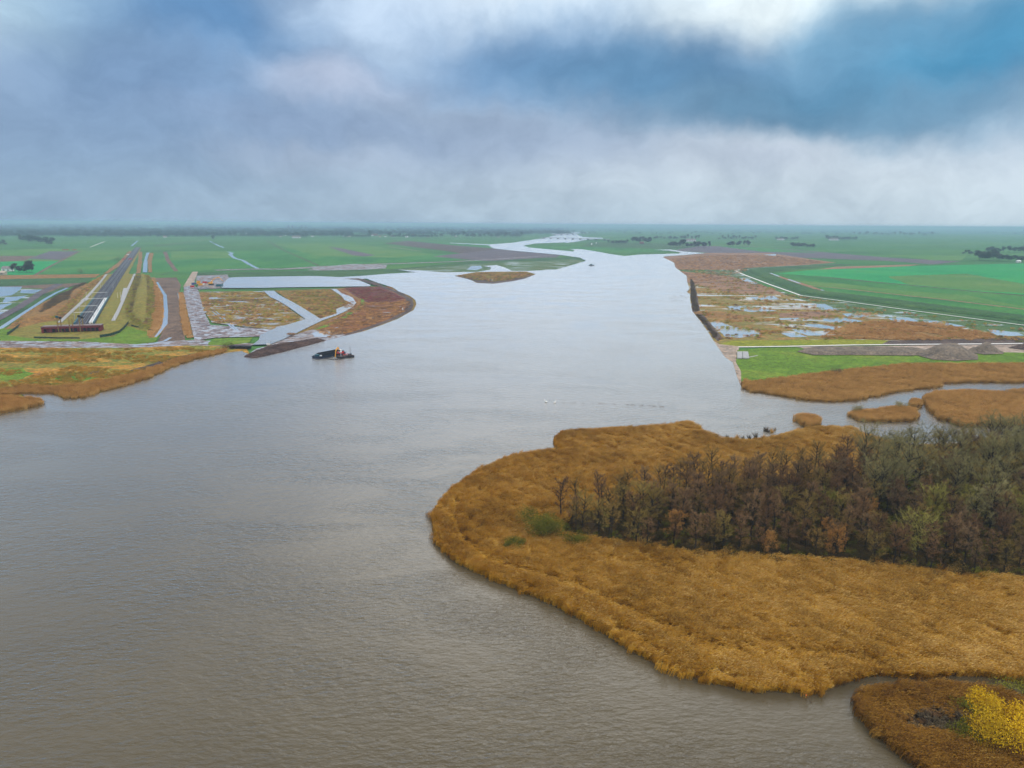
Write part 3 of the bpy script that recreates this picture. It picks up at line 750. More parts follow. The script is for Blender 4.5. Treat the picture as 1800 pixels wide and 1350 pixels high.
#  dykes and banks with real height
mound('railway_dike', 'russet', '184,483 160,497 128,508 80,528 40,552 8,578 40,574 70,566 110,560 124,545 150,515 176,495', 3.2, 9, 0.8, 2.5, 0.6)
mound('railway_dike', 'olive_grass', '240,484 262,485 270,500 272,520 272,560 268,584 240,578 226,568 218,556 228,520 236,500', 5.2, 10, 0.8, 2.2, 0.9)
mound('river_dike', 'dike_green', '1312,475 1322,474 1420,505 1445,511 1600,530 1810,556 1980,580 1980,586 1800,563 1600,539 1484,524 1408,514 1395,509', 1.6, 4.5, 0.2, 4, 0.1)

# ---------------------------------------------------------------- reeds: proto clumps scattered as points
def scatter(name, P, z, proto_objs, scale, lean, kind='stuff', label=None, cat=None, zs=None, seed=1):
    """points with attributes, instanced by geometry nodes"""
    rng = np.random.default_rng(seed); n = len(P)
    me = bpy.data.meshes.new(name); me.vertices.add(n)
    co = np.zeros((n, 3), np.float32); co[:, :2] = P; co[:, 2] = z if zs is None else zs
    me.vertices.foreach_set('co', co.ravel())
    def attr(nm, typ, key, val):
        a = me.attributes.new(nm, typ, 'POINT'); a.data.foreach_set(key, np.ascontiguousarray(val).ravel())
    attr('idx', 'INT', 'value', rng.integers(0, len(proto_objs), n).astype(np.int32))
    rot = np.zeros((n, 3), np.float32)
    rot[:, 2] = rng.uniform(-0.5, 0.5, n) if lean else rng.uniform(0, 6.283, n)
    rot[:, 0] = rng.normal(0, .05, n); rot[:, 1] = rng.normal(0, .05, n)
    attr('rot', 'FLOAT_VECTOR', 'vector', rot)
    sc = np.asarray(scale, np.float32)
    if sc.ndim == 1: sc = np.stack([sc] * 3, 1)
    attr('scl', 'FLOAT_VECTOR', 'vector', sc)
    me.update()
    o = link(name, me)
    for m in proto_objs[0].data.materials: me.materials.append(m)
    pc = bpy.data.collections.new(name + '_source')
    for p in proto_objs: pc.objects.link(p)
    ng = bpy.data.node_groups.new(name + '_nodes', 'GeometryNodeTree')
    ng.interface.new_socket('Geometry', in_out='INPUT', socket_type='NodeSocketGeometry')
    ng.interface.new_socket('Geometry', in_out='OUTPUT', socket_type='NodeSocketGeometry')
    N = ng.nodes; L = ng.links
    gi = N.new('NodeGroupInput'); go = N.new('NodeGroupOutput')
    ci = N.new('GeometryNodeCollectionInfo'); ci.inputs['Collection'].default_value = pc
    ci.inputs['Separate Children'].default_value = True; ci.inputs['Reset Children'].default_value = True
    ip = N.new('GeometryNodeInstanceOnPoints'); ip.inputs['Pick Instance'].default_value = True
    def na(nm, t):
        q = N.new('GeometryNodeInputNamedAttribute'); q.data_type = t; q.inputs['Name'].default_value = nm; return q.outputs['Attribute']
    L.new(gi.outputs[0], ip.inputs['Points']); L.new(ci.outputs[0], ip.inputs['Instance'])
    L.new(na('idx', 'INT'), ip.inputs['Instance Index']); L.new(na('rot', 'FLOAT_VECTOR'), ip.inputs['Rotation'])
    L.new(na('scl', 'FLOAT_VECTOR'), ip.inputs['Scale']); L.new(ip.outputs[0], go.inputs[0])
    md = o.modifiers.new('scatter', 'NODES'); md.node_group = ng
    return tag(o, label, cat, None, kind)

def reed_clump(seed, nb, rad, h, w, mats, lean=0.28):
    rng = np.random.default_rng(seed); V = []; F = []; MI = []; T = []
    for _ in range(nb):
        a = rng.uniform(0, 6.28); r = rad * math.sqrt(rng.uniform()); x, y = r * math.cos(a), r * math.sin(a)
        hh = h * rng.uniform(0.72, 1.12); lx = hh * (lean * 0.55 + rng.normal(0, .10)); ly = hh * (-lean * 0.95 + rng.normal(0, .10))
        th = rng.uniform(0, 3.14); cx, cy = math.cos(th) * w, math.sin(th) * w; t = rng.uniform()
        b = len(V)
        V += [(x - cx, y - cy, -0.1), (x + cx, y + cy, -0.1), (x + lx * .45 + cx * .8, y + ly * .45 + cy * .8, hh * .62), (x + lx * .45 - cx * .8, y + ly * .45 - cy * .8, hh * .62), (x + lx, y + ly, hh)]
        F += [(b, b + 1, b + 2), (b, b + 2, b + 3), (b + 3, b + 2, b + 4)]; MI += [0, 0, 0]; T += [t] * 3
        # drooping leaves
        for q in range(2):
            z = hh * rng.uniform(.45, .85); f = z / hh; px, py = x + lx * f, y + ly * f
            a2 = rng.uniform(-1.2, 0.4); l = hh * rng.uniform(.22, .38); ww = w * 1.1
            nx, ny = -math.sin(a2) * ww, math.cos(a2) * ww
            b = len(V); V += [(px - nx, py - ny, z), (px + nx, py + ny, z), (px + l * math.cos(a2), py + l * math.sin(a2), z + l * rng.uniform(-.25, .45))]
            F.append((b, b + 1, b + 2)); MI.append(0); T.append(min(1, t + .15))
        # plume
        if rng.uniform() < .7:
            b = len(V); px, py, z = x + lx * .9, y + ly * .9, hh * .9
            V += [(px, py, z), (px + lx * .18 + .05, py + ly * .18, z + hh * .07), (px + lx * .34, py + ly * .34, z + hh * .1), (px + lx * .2 - .05, py + ly * .2 - .03, z + hh * .03)]
            F += [(b, b + 1, b + 2), (b, b + 2, b + 3)]; MI += [1, 1]; T += [rng.uniform()] * 2
    me = mesh_np('reed_clump', V, F, mats, MI, T)
    return bpy.data.objects.new('reed_clump', me)

near_protos = [reed_clump(i, 44, 1.15, 2.0, 0.034, ['reed_leaf', 'reed_plume'], 0.42) for i in range(8)]
far_protos = [reed_clump(50 + i, 34, 1.1, 2.1, 0.055, ['far_reed_leaf', 'far_reed_plume'], 0.15) for i in range(6)]

def noise_field(P, sx, sy, rot, off=0.0, octv=3):
    c, s = math.cos(rot), math.sin(rot); out = np.empty(len(P))
    for i, (x, y) in enumerate(P):
        u, v = (x * c + y * s) * sx, (-x * s + y * c) * sy
        out[i] = noise.fractal(Vector((u, v, off)), 1.0, 2.0, octv)
    return out

def poly_of(s, rough=0.0): return [(p.x, p.y) for p in outline(pts(s), rough)]
south = poly_of(SOUTH, 1.6); wood = poly_of(WOOD, 2.5)
def line_dist(P, s):
    Q = [np.array(G(x, y)[:2]) for x, y in pts(s)]; d = np.full(len(P), 1e9)
    for a, b in zip(Q[:-1], Q[1:]):
        ab = b - a; t = np.clip(((P - a) @ ab) / (ab @ ab), 0, 1); d = np.minimum(d, np.hypot(*(P - (a + t[:, None] * ab)).T))
    return d

P = jitter(south, 0.64)
vis = P[:, 0] < P[:, 1] * 0.95 + 8          # what a camera near here could see
P = P[vis]
P = P[~inside(P, wood) | (edge_dist(P, wood) < 2.5)]
st = 0.62 * noise_field(P, 0.05, 0.42, math.radians(-60), 2.0) + 0.55 * noise_field(P, 0.05, 0.15, math.radians(-50), 12.0)      # wind-laid swathes
br = noise_field(P, 0.05, 0.05, 0.0, 7.0)
ed = edge_dist(P, south)
hs = 1.0 + 0.3 * st + 0.18 * br
hs += 0.22 * np.exp(-((ed - 3.5) / 2.5) ** 2)                  # a taller fringe along the water
cut = line_dist(P, '800,880 796,920 815,955 850,985 905,1005 960,1020')
hs *= 1 - 0.6 * np.exp(-(cut / 1.1) ** 2)
cut = line_dist(P, '960,1020 1020,1042 1080,1065 1150,1098 1220,1130 1300,1150')
hs *= 1 - 0.42 * np.exp(-(cut / 1.5) ** 2)
hs *= 1 - 0.45 * np.exp(-(line_dist(P, '1330,1130 1400,1150 1500,1165 1640,1165') / 1.6) ** 2)
c1 = noise_field(P, 0.035, 0.17, math.radians(-57), 21.0, 2); c2 = noise_field(P, 0.03, 0.03, 0.0, 33.0, 2)
hs *= 1 - 0.62 * np.exp(-(c1 / 0.05) ** 2) * np.clip(0.5 + 2.4 * c2, 0, 1)       # parted lines where the wind has laid the stems
c1 = noise_field(P, 0.06, 0.33, math.radians(-52), 41.0, 2)
hs *= 1 - 0.45 * np.exp(-(c1 / 0.06) ** 2) * np.clip(0.5 - 2.4 * c2, 0, 1)
hs = np.clip(hs, 0.22, 1.6)
keep = NP.uniform(size=len(P)) < np.clip(0.5 + 0.9 * (hs - 0.6), 0.12, 1.0)
P, hs = P[keep], hs[keep]
sc = np.stack([0.62 + 0.3 * hs, 0.62 + 0.3 * hs, hs], 1)
sc[:, 0] *= 1 + NP.uniform(-.1, .2, len(P))
E = []                                                         # stray clumps that break the waterline
for q in range(len(south)):
    a, b = np.array(south[q]), np.array(south[(q + 1) % len(south)]); dd = b - a; L_ = np.hypot(*dd)
    if L_ > 60 or a[0] > a[1] * .95 + 8: continue
    for _ in range(int(L_ * 1.6) + 1):
        nn = np.array([dd[1], -dd[0]]) / (L_ + 1e-6); w_ = abs(NP.normal(0, .75)) * (0.3 + max(0, noise.noise(Vector((a[0] * .2, a[1] * .2, 5))) * 2.4))
        E.append(a + dd * NP.uniform() + nn * w_ * (-1 if inside((a + nn * .8)[None], south)[0] else 1))
E = np.array(E); eh = NP.uniform(.45, 1.1, len(E)); P = np.concatenate([P, E]); sc = np.concatenate([sc, np.stack([eh * .6, eh * .6, eh], 1)])
scatter('reed_bed', P, 0.1, near_protos, sc, True, label='golden reeds of the large bed curving round the wood into the lake', cat='reeds')

s2 = poly_of(SOUTH2, 0.8); P = jitter(s2, 0.62)
P = P[(P[:, 0] < P[:, 1] * 0.95 + 8) & (P[:, 1] > 60)]
hol = poly_of('1560,1258 1620,1246 1690,1250 1700,1270 1690,1292 1640,1290 1590,1282')
P = P[~inside(P, hol) | (NP.uniform(size=len(P)) < .04)]
st = noise_field(P, 0.08, 0.5, math.radians(-58), 5.0)
hs = np.clip(1.0 + 0.4 * st, 0.3, 1.5) * (1 - 0.5 * np.exp(-(edge_dist(P, hol) / 2.0) ** 2))
protos2 = [reed_clump(20 + i, 44, 1.1, 2.0, 0.030, ['islet_leaf', 'islet_leaf'], 0.42) for i in range(5)]
scatter('reed_bed', P, 0.1, protos2, np.stack([0.9 + 0 * hs, 0.9 + 0 * hs, hs], 1), True, label='golden reeds on the islet round the yellow bush', cat='reeds', seed=3)

def far_reeds(s, step, hmin, hmax, label, seed, z=0.05, rough=0.5):
    pl = poly_of(s, rough); P = jitter(pl, step)
    ok = (P[:, 0] < P[:, 1] * 0.95 + 10) & (P[:, 0] > -P[:, 1] * 0.95 - 10); P = P[ok]
    st = noise_field(P, 0.04, 0.16, math.radians(-20), seed)
    hs = np.clip((hmin + hmax) / 2 + (hmax - hmin) * 0.7 * st, hmin * .6, hmax * 1.2)
    pr = [p.copy() for p in far_protos]
    scatter('reed_bed', P, z, pr, np.stack([1.0 + 0 * hs, 1.0 + 0 * hs, hs], 1), True, label=label, cat='reeds', seed=seed)
far_reeds('1305,669 1325,673 1403,662 1475,654 1528,648 1586,642 1703,642 1810,641 2000,644 2000,668 1800,674 1703,673 1656,675 1654,681 1586,688 1528,700 1500,705 1461,707 1422,705 1383,699 1331,690 1327,692 1306,684',
          1.5, 0.8, 1.15, 'wide tan reed bed below the bright green meadow on the right bank', 11, -0.1)
far_reeds(ISLE1, 1.2, 0.9, 1.2, 'reeds on the large tan island in the side channel behind the wood', 12, 0.1)
far_reeds(ISLE2, 1.0, 0.8, 1.1, 'reeds on the narrow islet with two bare shrubs in the side channel', 13, 0.1)
far_reeds(ISLE3, 0.8, 0.9, 1.1, 'reeds on the tiny round islet in the side channel', 14, 0.1)
far_reeds(ISLE4, 0.8, 0.9, 1.2, 'reeds on the ragged clump off the end of the reed bed', 15, 0.1)
far_reeds(ISLE5, 1.1, 0.9, 1.1, 'reeds on the thin strip at the far end of the side channel', 16, 0.1)
far_reeds(SPIT, 1.2, 0.8, 1.1, 'reeds on the small spit at the left shore', 17, 0.0)
far_reeds('38,692 100,693 106,698 112,701 145,700 190,686 230,676 262,665 300,647 340,633 390,621 400,614 340,624 300,636 262,650 230,660 190,668 145,676 100,680 40,680 -120,700 -120,730 0,696',
          1.5, 0.6, 1.0, 'band of golden reeds along the left shore below the rough meadow', 18, -0.1)

# tufts of rough grass on the left meadow
def tuft(seed, n, rad, h, m, w=0.05):
    rng = np.random.default_rng(seed); V = []; F = []; T = []
    for _ in range(n):
        a = rng.uniform(0, 6.28); r = rad * math.sqrt(rng.uniform()); x, y = r * math.cos(a), r * math.sin(a)
        hh = h * rng.uniform(.5, 1.1); th = rng.uniform(0, 3.14); b = len(V); cx, cy = math.cos(th) * w, math.sin(th) * w
        V += [(x - cx, y - cy, -.1), (x + cx, y + cy, -.1), (x + rng.normal(0, .4) * hh, y + rng.normal(0, .4) * hh, hh)]; F.append((b, b + 1, b + 2)); T.append(rng.uniform())
    return bpy.data.objects.new('grass_tuft', mesh_np('grass_tuft', V, F, [m], None, T))
tuft_protos = [tuft(i, 70, 1.3, 0.8, 'tuft_leaf', 0.09) for i in range(4)]
scrub_protos = [tuft(20 + i, 110, 1.5, 1.5, 'scrub_leaf', 0.10) for i in range(4)]
pl = poly_of('-150,612 0,612 240,611 330,607 425,611 390,618 340,628 262,655 190,676 112,688 0,690 -150,720', 0.5); P = jitter(pl, 2.6)
P = P[(P[:, 0] > -P[:, 1] * .95 - 10)]
f = noise_field(P, 0.03, 0.05, 0, 4.0); P = P[f > -0.05]
scatter('rough_grass', P, -0.3, tuft_protos, NP.uniform(.5, 1.3, len(P)), False, label='tussocks of rough olive and straw grass on the left meadow', cat='grass', seed=5)
P = np.concatenate([jitter(poly_of('70,556 120,530 130,512 105,522 80,540'), 1.7), jitter(poly_of('122,516 146,505 150,500 132,508'), 1.8), jitter(poly_of('238,490 252,488 262,500 258,520 240,545 228,560 232,530'), 2.6)])
zz = np.full(len(P), 2.0)
scatter('scrub', P, 0, scrub_protos, NP.uniform(.6, 1.2, len(P)), False, label='dark bramble scrub growing on the railway dykes', cat='scrub', zs=zz, seed=6)
P = np.concatenate([jitter(poly_of('1214,488 1219,496 1223,520 1227,545 1219,547 1215,520'), 2.4), jitter(poly_of('1224,553 1231,553 1262,590 1256,594 1246,578'), 2.2)])
scatter('scrub', P, -0.3, [p.copy() for p in scrub_protos], NP.uniform(.3, .9, len(P)), False, label='dark scrub on the bank along the right shore', cat='scrub', seed=8)

leaf_mat('tuft_crimson', [(118, 54, 64), (146, 72, 76), (160, 98, 88)], ns=0.04)
leaf_mat('tuft_russet', [(160, 118, 68), (200, 154, 96), (222, 186, 130)], ns=0.04)
leaf_mat('tuft_olive', [(106, 112, 46), (152, 150, 62), (188, 176, 84)], ns=0.04)
leaf_mat('tuft_brown', [(110, 82, 66), (148, 114, 88), (180, 142, 104)], ns=0.04)
def tufts(s, step, thr, mats, label, hmax=1.0, seed=60, z=-0.35, big=1.3, sx=.05, sy=.05):
    P = jitter(poly_of(s, .8), step); f = noise_field(P, sx, sy, 0.1, float(seed)); P = P[f > thr]
    pr = [tuft(seed + i, 46, big, hmax, m, .12) for i, m in enumerate(mats)]
    scatter('tussocks', P, z, pr, NP.uniform(.5, 1.3, len(P)), False, label=label, cat='tussocks', seed=seed)
tufts('1220,500 1300,486 1340,500 1400,519 1500,534 1600,549 1810,577 1810,600 1560,596 1262,595 1236,555', 3.6, .18, ['tuft_russet', 'tuft_olive', 'tuft_olive', 'tuft_brown', 'tuft_russet'], 'russet and olive tussocks scattered over the flooded marsh on the right bank', 1.0, 61)
tufts('1500,566 1580,562 1660,570 1760,590 1700,597 1560,596 1440,592', 2.4, -.3, ['tuft_russet', 'tuft_russet'], 'russet reeds on the dry end of the marsh by the gravel yard', 1.2, 63)
tufts('1180,455 1240,448 1350,448 1460,461 1320,471 1290,486 1220,498 1200,480', 6, -.1, ['tuft_brown', 'tuft_russet'], 'brown tussocks on the upper marsh beside the river bend', 1.2, 65, big=2.0)
tufts('600,530 646,531 700,528 722,530 716,545 640,576 580,594 556,580 612,548', 2.4, -.15, ['tuft_russet', 'tuft_brown'], 'red brown tussocks on the peninsula', .9, 66)
tufts('606,507 664,505 708,524 690,529 646,530', 2.6, -.2, ['tuft_crimson', 'tuft_brown'], 'dark red scrub on the crimson corner of the peninsula', .8, 67)
tufts('492,513 580,510 598,521 612,532 590,542 588,551 563,558 520,532', 2.6, -.1, ['tuft_olive', 'tuft_brown', 'tuft_russet'], 'olive and brown tussocks on the triangular island between the canals', 1.0, 68)
tufts('352,514 460,513 484,528 532,560 483,576 420,570 374,564 360,545', 2.6, .0, ['tuft_olive', 'tuft_russet', 'tuft_brown'], 'olive tussocks in the flooded field by the canal', .8, 69)
tufts('802,485 838,480 922,479 938,483 900,492 860,496 832,492', 3, -.1, ['tuft_olive', 'tuft_russet', 'tuft_brown'], 'rough vegetation on the small mid river island', 1.3, 70, z=0.02)
tufts('268,490 281,513 286,547 280,575 262,590 262,560 272,540 268,510', 1.5, -.3, ['tuft_russet', 'tuft_russet'], 'tan reeds between the right railway dyke and the ditch', 1.2, 72)
tufts('330,563 334,594 326,594 318,550 316,515 320,513 326,545', 1.3, -.4, ['tuft_russet', 'tuft_russet'], 'tan reeds along the haul road', 1.3, 73)
tufts('184,484 160,498 128,510 60,548 20,575 60,568 108,560 124,545 150,515 176,495', 2.0, -.1, ['tuft_russet', 'tuft_brown', 'tuft_olive'], 'rough straw coloured grass on the left railway dyke', .8, 74, z=1.6)
tufts('240,486 262,487 269,500 271,520 270,560 264,580 240,574 222,560 228,520', 1.8, -.25, ['tuft_olive', 'tuft_olive', 'tuft_brown'], 'rough olive grass on the right railway dyke', .9, 75, z=2.6)

# ---------------------------------------------------------------- trees
def tri_twig(V, F, T, p, d, l, w, rng, t):
    s = np.cross(d, rng.normal(size=3)); s /= (np.linalg.norm(s) + 1e-9)
    b = len(V); V.append(p - s * w); V.append(p + s * w); V.append(p + d * l); F.append((b, b + 1, b + 2)); T.append(t)

def bare_tree(seed, h, cr, twig_mat, bark='bark', spread=0.9, base=0.3, nl=18, tw=16, tl=1.0, wid=0.022, leaf=None):
    """trunk and limbs, and a crown of branchlets and fine twigs; returns the two meshes"""
    rng = np.random.default_rng(seed)
    tr = MB(); V = []; F = []; T = []; MI = []
    n = 7; tp = []; x = y = 0.0
    for i in range(n):
        tp.append(np.array([x, y, h * 0.88 * i / (n - 1) - 0.3 * (i == 0)])); x += rng.normal(0, .18); y += rng.normal(0, .18)
    tr.tube(tp, [0.23 * (1 - i / n) + 0.04 for i in range(n)], 6)
    def along(line, f):
        q = f * (len(line) - 1); i = min(int(q), len(line) - 2); return line[i] * (1 - (q - i)) + line[i + 1] * (q - i)
    for i in range(nl):
        f = base + (0.97 - base) * (i + rng.uniform(0, .8)) / nl
        p = along(tp, min(f, .99)); a = i * 2.4 + rng.normal(0, .3)
        prof = math.sin(math.pi * min(1, max(0.08, ((f - base) / (1.02 - base)) ** 0.8 * 0.82 + 0.12)))
        L = cr * (0.45 + 0.75 * prof) * rng.uniform(.75, 1.1) / max(.45, spread)
        up = rng.uniform(.5, .9) * (1.1 if f > .7 else 0.75) / max(.5, spread)
        d = np.array([math.cos(a), math.sin(a), up]); d /= np.linalg.norm(d)
        limb = [p]
        for j in range(4):
            d = d + np.array([rng.normal(0, .12), rng.normal(0, .12), 0.10 + rng.normal(0, .08)]); d /= np.linalg.norm(d); limb.append(limb[-1] + d * L / 4)
        tr.tube(limb, [0.10, .08, .055, .035, .018], 4, False)
        for s in range(6):
            g = rng.uniform(.25, 1.0); q = along(limb, g); dd = d * .6 + rng.normal(0, .6, 3) + np.array([0, 0, .35]); dd /= np.linalg.norm(dd)
            l2 = L * rng.uniform(.22, .42); t0 = rng.uniform()
            for c in range(3): tri_twig(V, F, T, q + dd * l2 * c * .18, dd, l2 * (1 - c * .18), .03, rng, t0)
            for w in range(tw):
                e = rng.uniform(.1, 1.0); r3 = dd * .5 + rng.normal(0, .7, 3) + np.array([0, 0, .3]); r3 /= np.linalg.norm(r3)
                tri_twig(V, F, T, q + dd * l2 * e, r3, tl * rng.uniform(.4, 1.1), wid * rng.uniform(.7, 1.4), rng, min(1, max(0, t0 + rng.normal(0, .2))))
            if leaf:
                for w in range(leaf):
                    r3 = rng.normal(0, 1, 3); r3 /= np.linalg.norm(r3)
                    tri_twig(V, F, T, q + dd * l2 * rng.uniform(.2, 1.1) + rng.normal(0, .3, 3), r3, .28, .14, rng, rng.uniform())
    tm = bpy.data.meshes.new('trunk'); tm.from_pydata([tuple(v) for v in tr.v], [], tr.f); tm.update(); tm.materials.append(MATS[bark])
    cm = mesh_np('crown', np.array(V), F, [twig_mat], None, T)
    return tm, cm

def place_tree(meshes, name, label, cat, group, x, y, s, rz, z=0.12):
    e = empty(name, (x, y, z), rz); e.scale = (s * R.uniform(.92, 1.08), s * R.uniform(.92, 1.08), s)
    link('trunk', meshes[0], e); link('crown', meshes[1], e)
    return tag(e, label, cat, group)

KINDS = {
 'alder': [bare_tree(100 + i, 13.2, 2.8, 'twig_red', spread=1.0, base=.34, tw=20) for i in range(4)],
 'purple': [bare_tree(120 + i, 12.8, 3.0, 'twig_purple', spread=1.0, base=.34, tw=22) for i in range(3)],
 'brown': [bare_tree(140 + i, 13.0, 2.7, 'twig_brown', spread=.9, base=.45, tw=10) for i in range(3)],
 'olive': [bare_tree(160 + i, 12.2, 3.2, 'twig_olive', spread=.8, base=.2, nl=20, tw=20) for i in range(3)],
 'grey': [bare_tree(180 + i, 14.5, 3.9, 'twig_grey', bark='bark', spread=.7, base=.2, nl=22, tw=22) for i in range(4)],
 'green': [bare_tree(200 + i, 10.5, 4.2, 'twig_green', spread=.7, base=.08, nl=24, tw=22, tl=1.2) for i in range(2)],
 'ochre': [bare_tree(220 + i, 10.0, 3.2, 'leaf_ochre', spread=.9, base=.25, nl=18, tw=12, leaf=10) for i in range(2)],
 'lime': [bare_tree(230 + i, 8.0, 3.2, 'leaf_lime', spread=.9, base=.15, nl=18, tw=8, leaf=16) for i in range(1)],
}
KLABEL = {'alder': ('bare alder tree with red brown twigs', 'alder_tree'), 'purple': ('bare alder tree with mauve grey twigs', 'alder_tree'),
 'brown': ('slender tree with brown twigs', 'bare_tree'), 'olive': ('bushy willow with olive twigs', 'willow_tree'),
 'grey': ('broad pale grey willow with upswept twigs', 'willow_tree'), 'green': ('round green willow with upswept twigs', 'willow_tree'),
 'ochre': ('tree still holding orange brown leaves', 'leafy_tree'), 'lime': ('low tree with yellow green leaves', 'leafy_tree')}
# the ones that stand out
placed = []
def special(px, py, kind, i, s, label, cat='tree', name=None):
    g = G(px, py); placed.append((g.x, g.y, 3.4))
    place_tree(KINDS[kind][i % len(KINDS[kind])], name or KLABEL[kind][1], label, cat, None, g.x, g.y, s, R.uniform(0, 6.28))
special(1610, 985, 'green', 0, 1.0, 'round green willow in the middle of the wood with a fan of upswept twigs')
special(1455, 930, 'green', 1, 0.85, 'smaller green willow left of the large round willow in the wood')
special(1590, 872, 'lime', 0, 0.85, 'low bright lime green tree between dark trunks in the upper wood')
special(1468, 988, 'ochre', 0, 0.85, 'orange brown tree near the front edge of the wood')
special(1522, 930, 'ochre', 1, 0.8, 'small orange tree above the green willow in the wood')
special(1448, 872, 'grey', 0, 0.75, 'bare tree with white bark at the back edge of the wood')
special(1310, 882, 'alder', 0, 1.0, 'tall alder with a leaning trunk seen against the reeds behind the wood')
special(1345, 890, 'purple', 0, 0.85, 'mauve alder with a round top against the reeds behind the wood')
special(1182, 908, 'olive', 0, 0.85, 'forked olive tree at the back edge of the wood')
special(1070, 940, 'brown', 0, 0.95, 'slender tree with a tall bare trunk at the left end of the wood')
special(1010, 948, 'brown', 1, 0.8, 'leftmost slender bare tree of the wood beside the olive bush')

AREA = jitter(wood, 4.75, np.random.default_rng(5))
AREA = AREA[(AREA[:, 0] < AREA[:, 1] * 0.80 + 4)]
ed = edge_dist(AREA, wood); order = NP.permutation(len(AREA)); cnt = 0
for i in order:
    x, y = AREA[i]
    if ed[i] < 1.2 or any((x - a) ** 2 + (y - b) ** 2 < (c * .8) ** 2 for a, b, c in placed): continue
    if R.random() < (0.08 if x < G(1130, 930).x else 0.0): continue
    # where the point falls along the wood decides the kind, as it does in the photograph
    v = CM3.transposed() @ Vector((x, y, -CAM_H)); px = 900 - v.x / v.z * FPX; py = 675 + v.y / v.z * FPX
    u = R.random()
    if px > 1500 and py < 905 - (px - 1500) * .02: k = 'grey' if u < .62 else 'olive' if u < .85 else 'purple'
    elif px < 1130: k = 'brown' if u < .55 else 'olive' if u < .8 else 'alder'
    elif py < 890: k = 'purple' if u < .4 else 'brown' if u < .75 else 'alder'
    elif px > 1500 and py < 950: k = 'alder' if u < .35 else 'purple' if u < .6 else 'grey' if u < .75 else 'olive' if u < .93 else 'green'
    else: k = 'alder' if u < .48 else 'purple' if u < .72 else 'olive' if u < .86 else 'brown' if u < .97 else 'ochre'
    if ed[i] < 5 and py > 940: where = 'at the front edge of the wood'
    elif ed[i] < 6: where = 'at the back edge of the wood'
    elif px < 1200: where = 'in the left part of the wood'
    elif px > 1560: where = 'in the right part of the wood'
    else: where = 'mid wood'
    s = R.uniform(.78, 1.05) * (0.82 if py > 960 else 1.0) * (0.9 if px < 1100 else 1.1 if px > 1450 and py < 900 else 1)
    lb, nm = KLABEL[k]
    place_tree(R.choice(KINDS[k]), nm, lb + ' ' + where, 'tree', lb + ' ' + where, x, y, s, R.uniform(0, 6.28))
    cnt += 1
    if cnt >= 285: break

def bush_mesh(seed, rx, ry, h, m, n=1500, ls=0.16, stem='bark'):
    rng = np.random.default_rng(seed); V = []; F = []; T = []; tr = MB()
    cl = [(rng.uniform(-.7, .7) * rx, rng.uniform(-.7, .7) * ry, rng.uniform(.25, .8) * h, rng.uniform(.28, .5), rng.uniform()) for _ in range(16)]
    for c in cl:
        tr.tube([(0, 0, -.2), (c[0] * .4, c[1] * .4, c[2] * .5), (c[0], c[1], c[2])], [.07, .05, .02], 4, False)
    for _ in range(n):
        c = cl[rng.integers(len(cl))]; d = rng.normal(size=3); d /= np.linalg.norm(d); q = rng.uniform() ** .4
        p = np.array([c[0] + d[0] * rx * c[3] * q, c[1] + d[1] * ry * c[3] * q, max(.05, c[2] + d[2] * h * c[3] * .7 * q)])
        e = rng.normal(size=3) + np.array([0, 0, .6]); e /= np.linalg.norm(e)
        tri_twig(V, F, T, p, e, ls * rng.uniform(1, 2.2), ls * .5, rng, min(1, max(0, c[4] * .7 + rng.normal(.15, .15))))
    tm = bpy.data.meshes.new('stems'); tm.from_pydata([tuple(v) for v in tr.v], [], tr.f); tm.update(); tm.materials.append(MATS[stem])
    return tm, mesh_np('foliage', np.array(V), F, [m], None, T)

def bush(px, py, rx, ry, h, m, label, seed, n=1500, ls=.16, name='bush', group=None, z=0.12, cat='bush'):
    g = G(px, py); e = empty(name, (g.x, g.y, z)); a, b = bush_mesh(seed, rx, ry, h, m, n, ls)
    link('stems', a, e); link('foliage', b, e); return tag(e, label, cat, group)
bush(956, 948, 6.6, 4.8, 7.6, 'leaf_bush', 'large rounded olive green bush at the left tip of the wood', 1, 7500, .17)
bush(902, 966, 3.2, 2.6, 2.8, 'leaf_bush', 'low olive bush standing alone in the reeds left of the wood', 2, 2200, .15)
bush(1012, 962, 3.6, 3, 3.6, 'leaf_bush', 'dark olive bush under the first slender trees of the wood', 3, 2200, .16)
bush(1740, 1318, 5.0, 4.8, 8.2, 'leaf_yellow', 'bright yellow leafed bush on the islet at the bottom right corner', 4, 9000, .17)
bush(1712, 1262, 3.4, 2.6, 3.4, 'leaf_olive', 'olive bush behind the yellow bush on the islet', 5, 2400, .14)
bush(1800, 1230, 5.0, 3.0, 3.6, 'leaf_olive', 'grey olive bush by the creek above the yellow bush', 6, 2400, .14)
bush(1692, 1306, 2.6, 2.2, 3.0, 'leaf_olive', 'dark olive bush left of the yellow bush', 7, 1600, .14)
for q, (px, py, rx, h, lb) in enumerate(((1508, 727, 3.6, 4.4, 'bare shrub on the left end of the narrow channel islet'), (1584, 720, 3.6, 3.6, 'bare shrub on the right end of the narrow channel islet'),
        (397, 613, 5, 4.2, 'dark green bush beside the culvert on the left shore'), (512, 590, 3.2, 2.2, 'round tan bush on the muddy spit by the canal'),
        (1470, 657, 4, 3.2, 'small brown bush at the edge of the green meadow'), (143, 481, 6, 8, 'lone bare tree on the edge of the green field left of the railway'),
        (208, 458, 8, 9, 'round reddish bush left of the railway line'))):
    bush(px, py, rx, rx * .8, h, ['twig_grey', 'twig_grey', 'leaf_dark', 'leaf_ochre', 'scrub_leaf', 'scrub_leaf', 'scrub_leaf'][q], lb, 20 + q, 900, .2, 'shrub', None, 0.0)

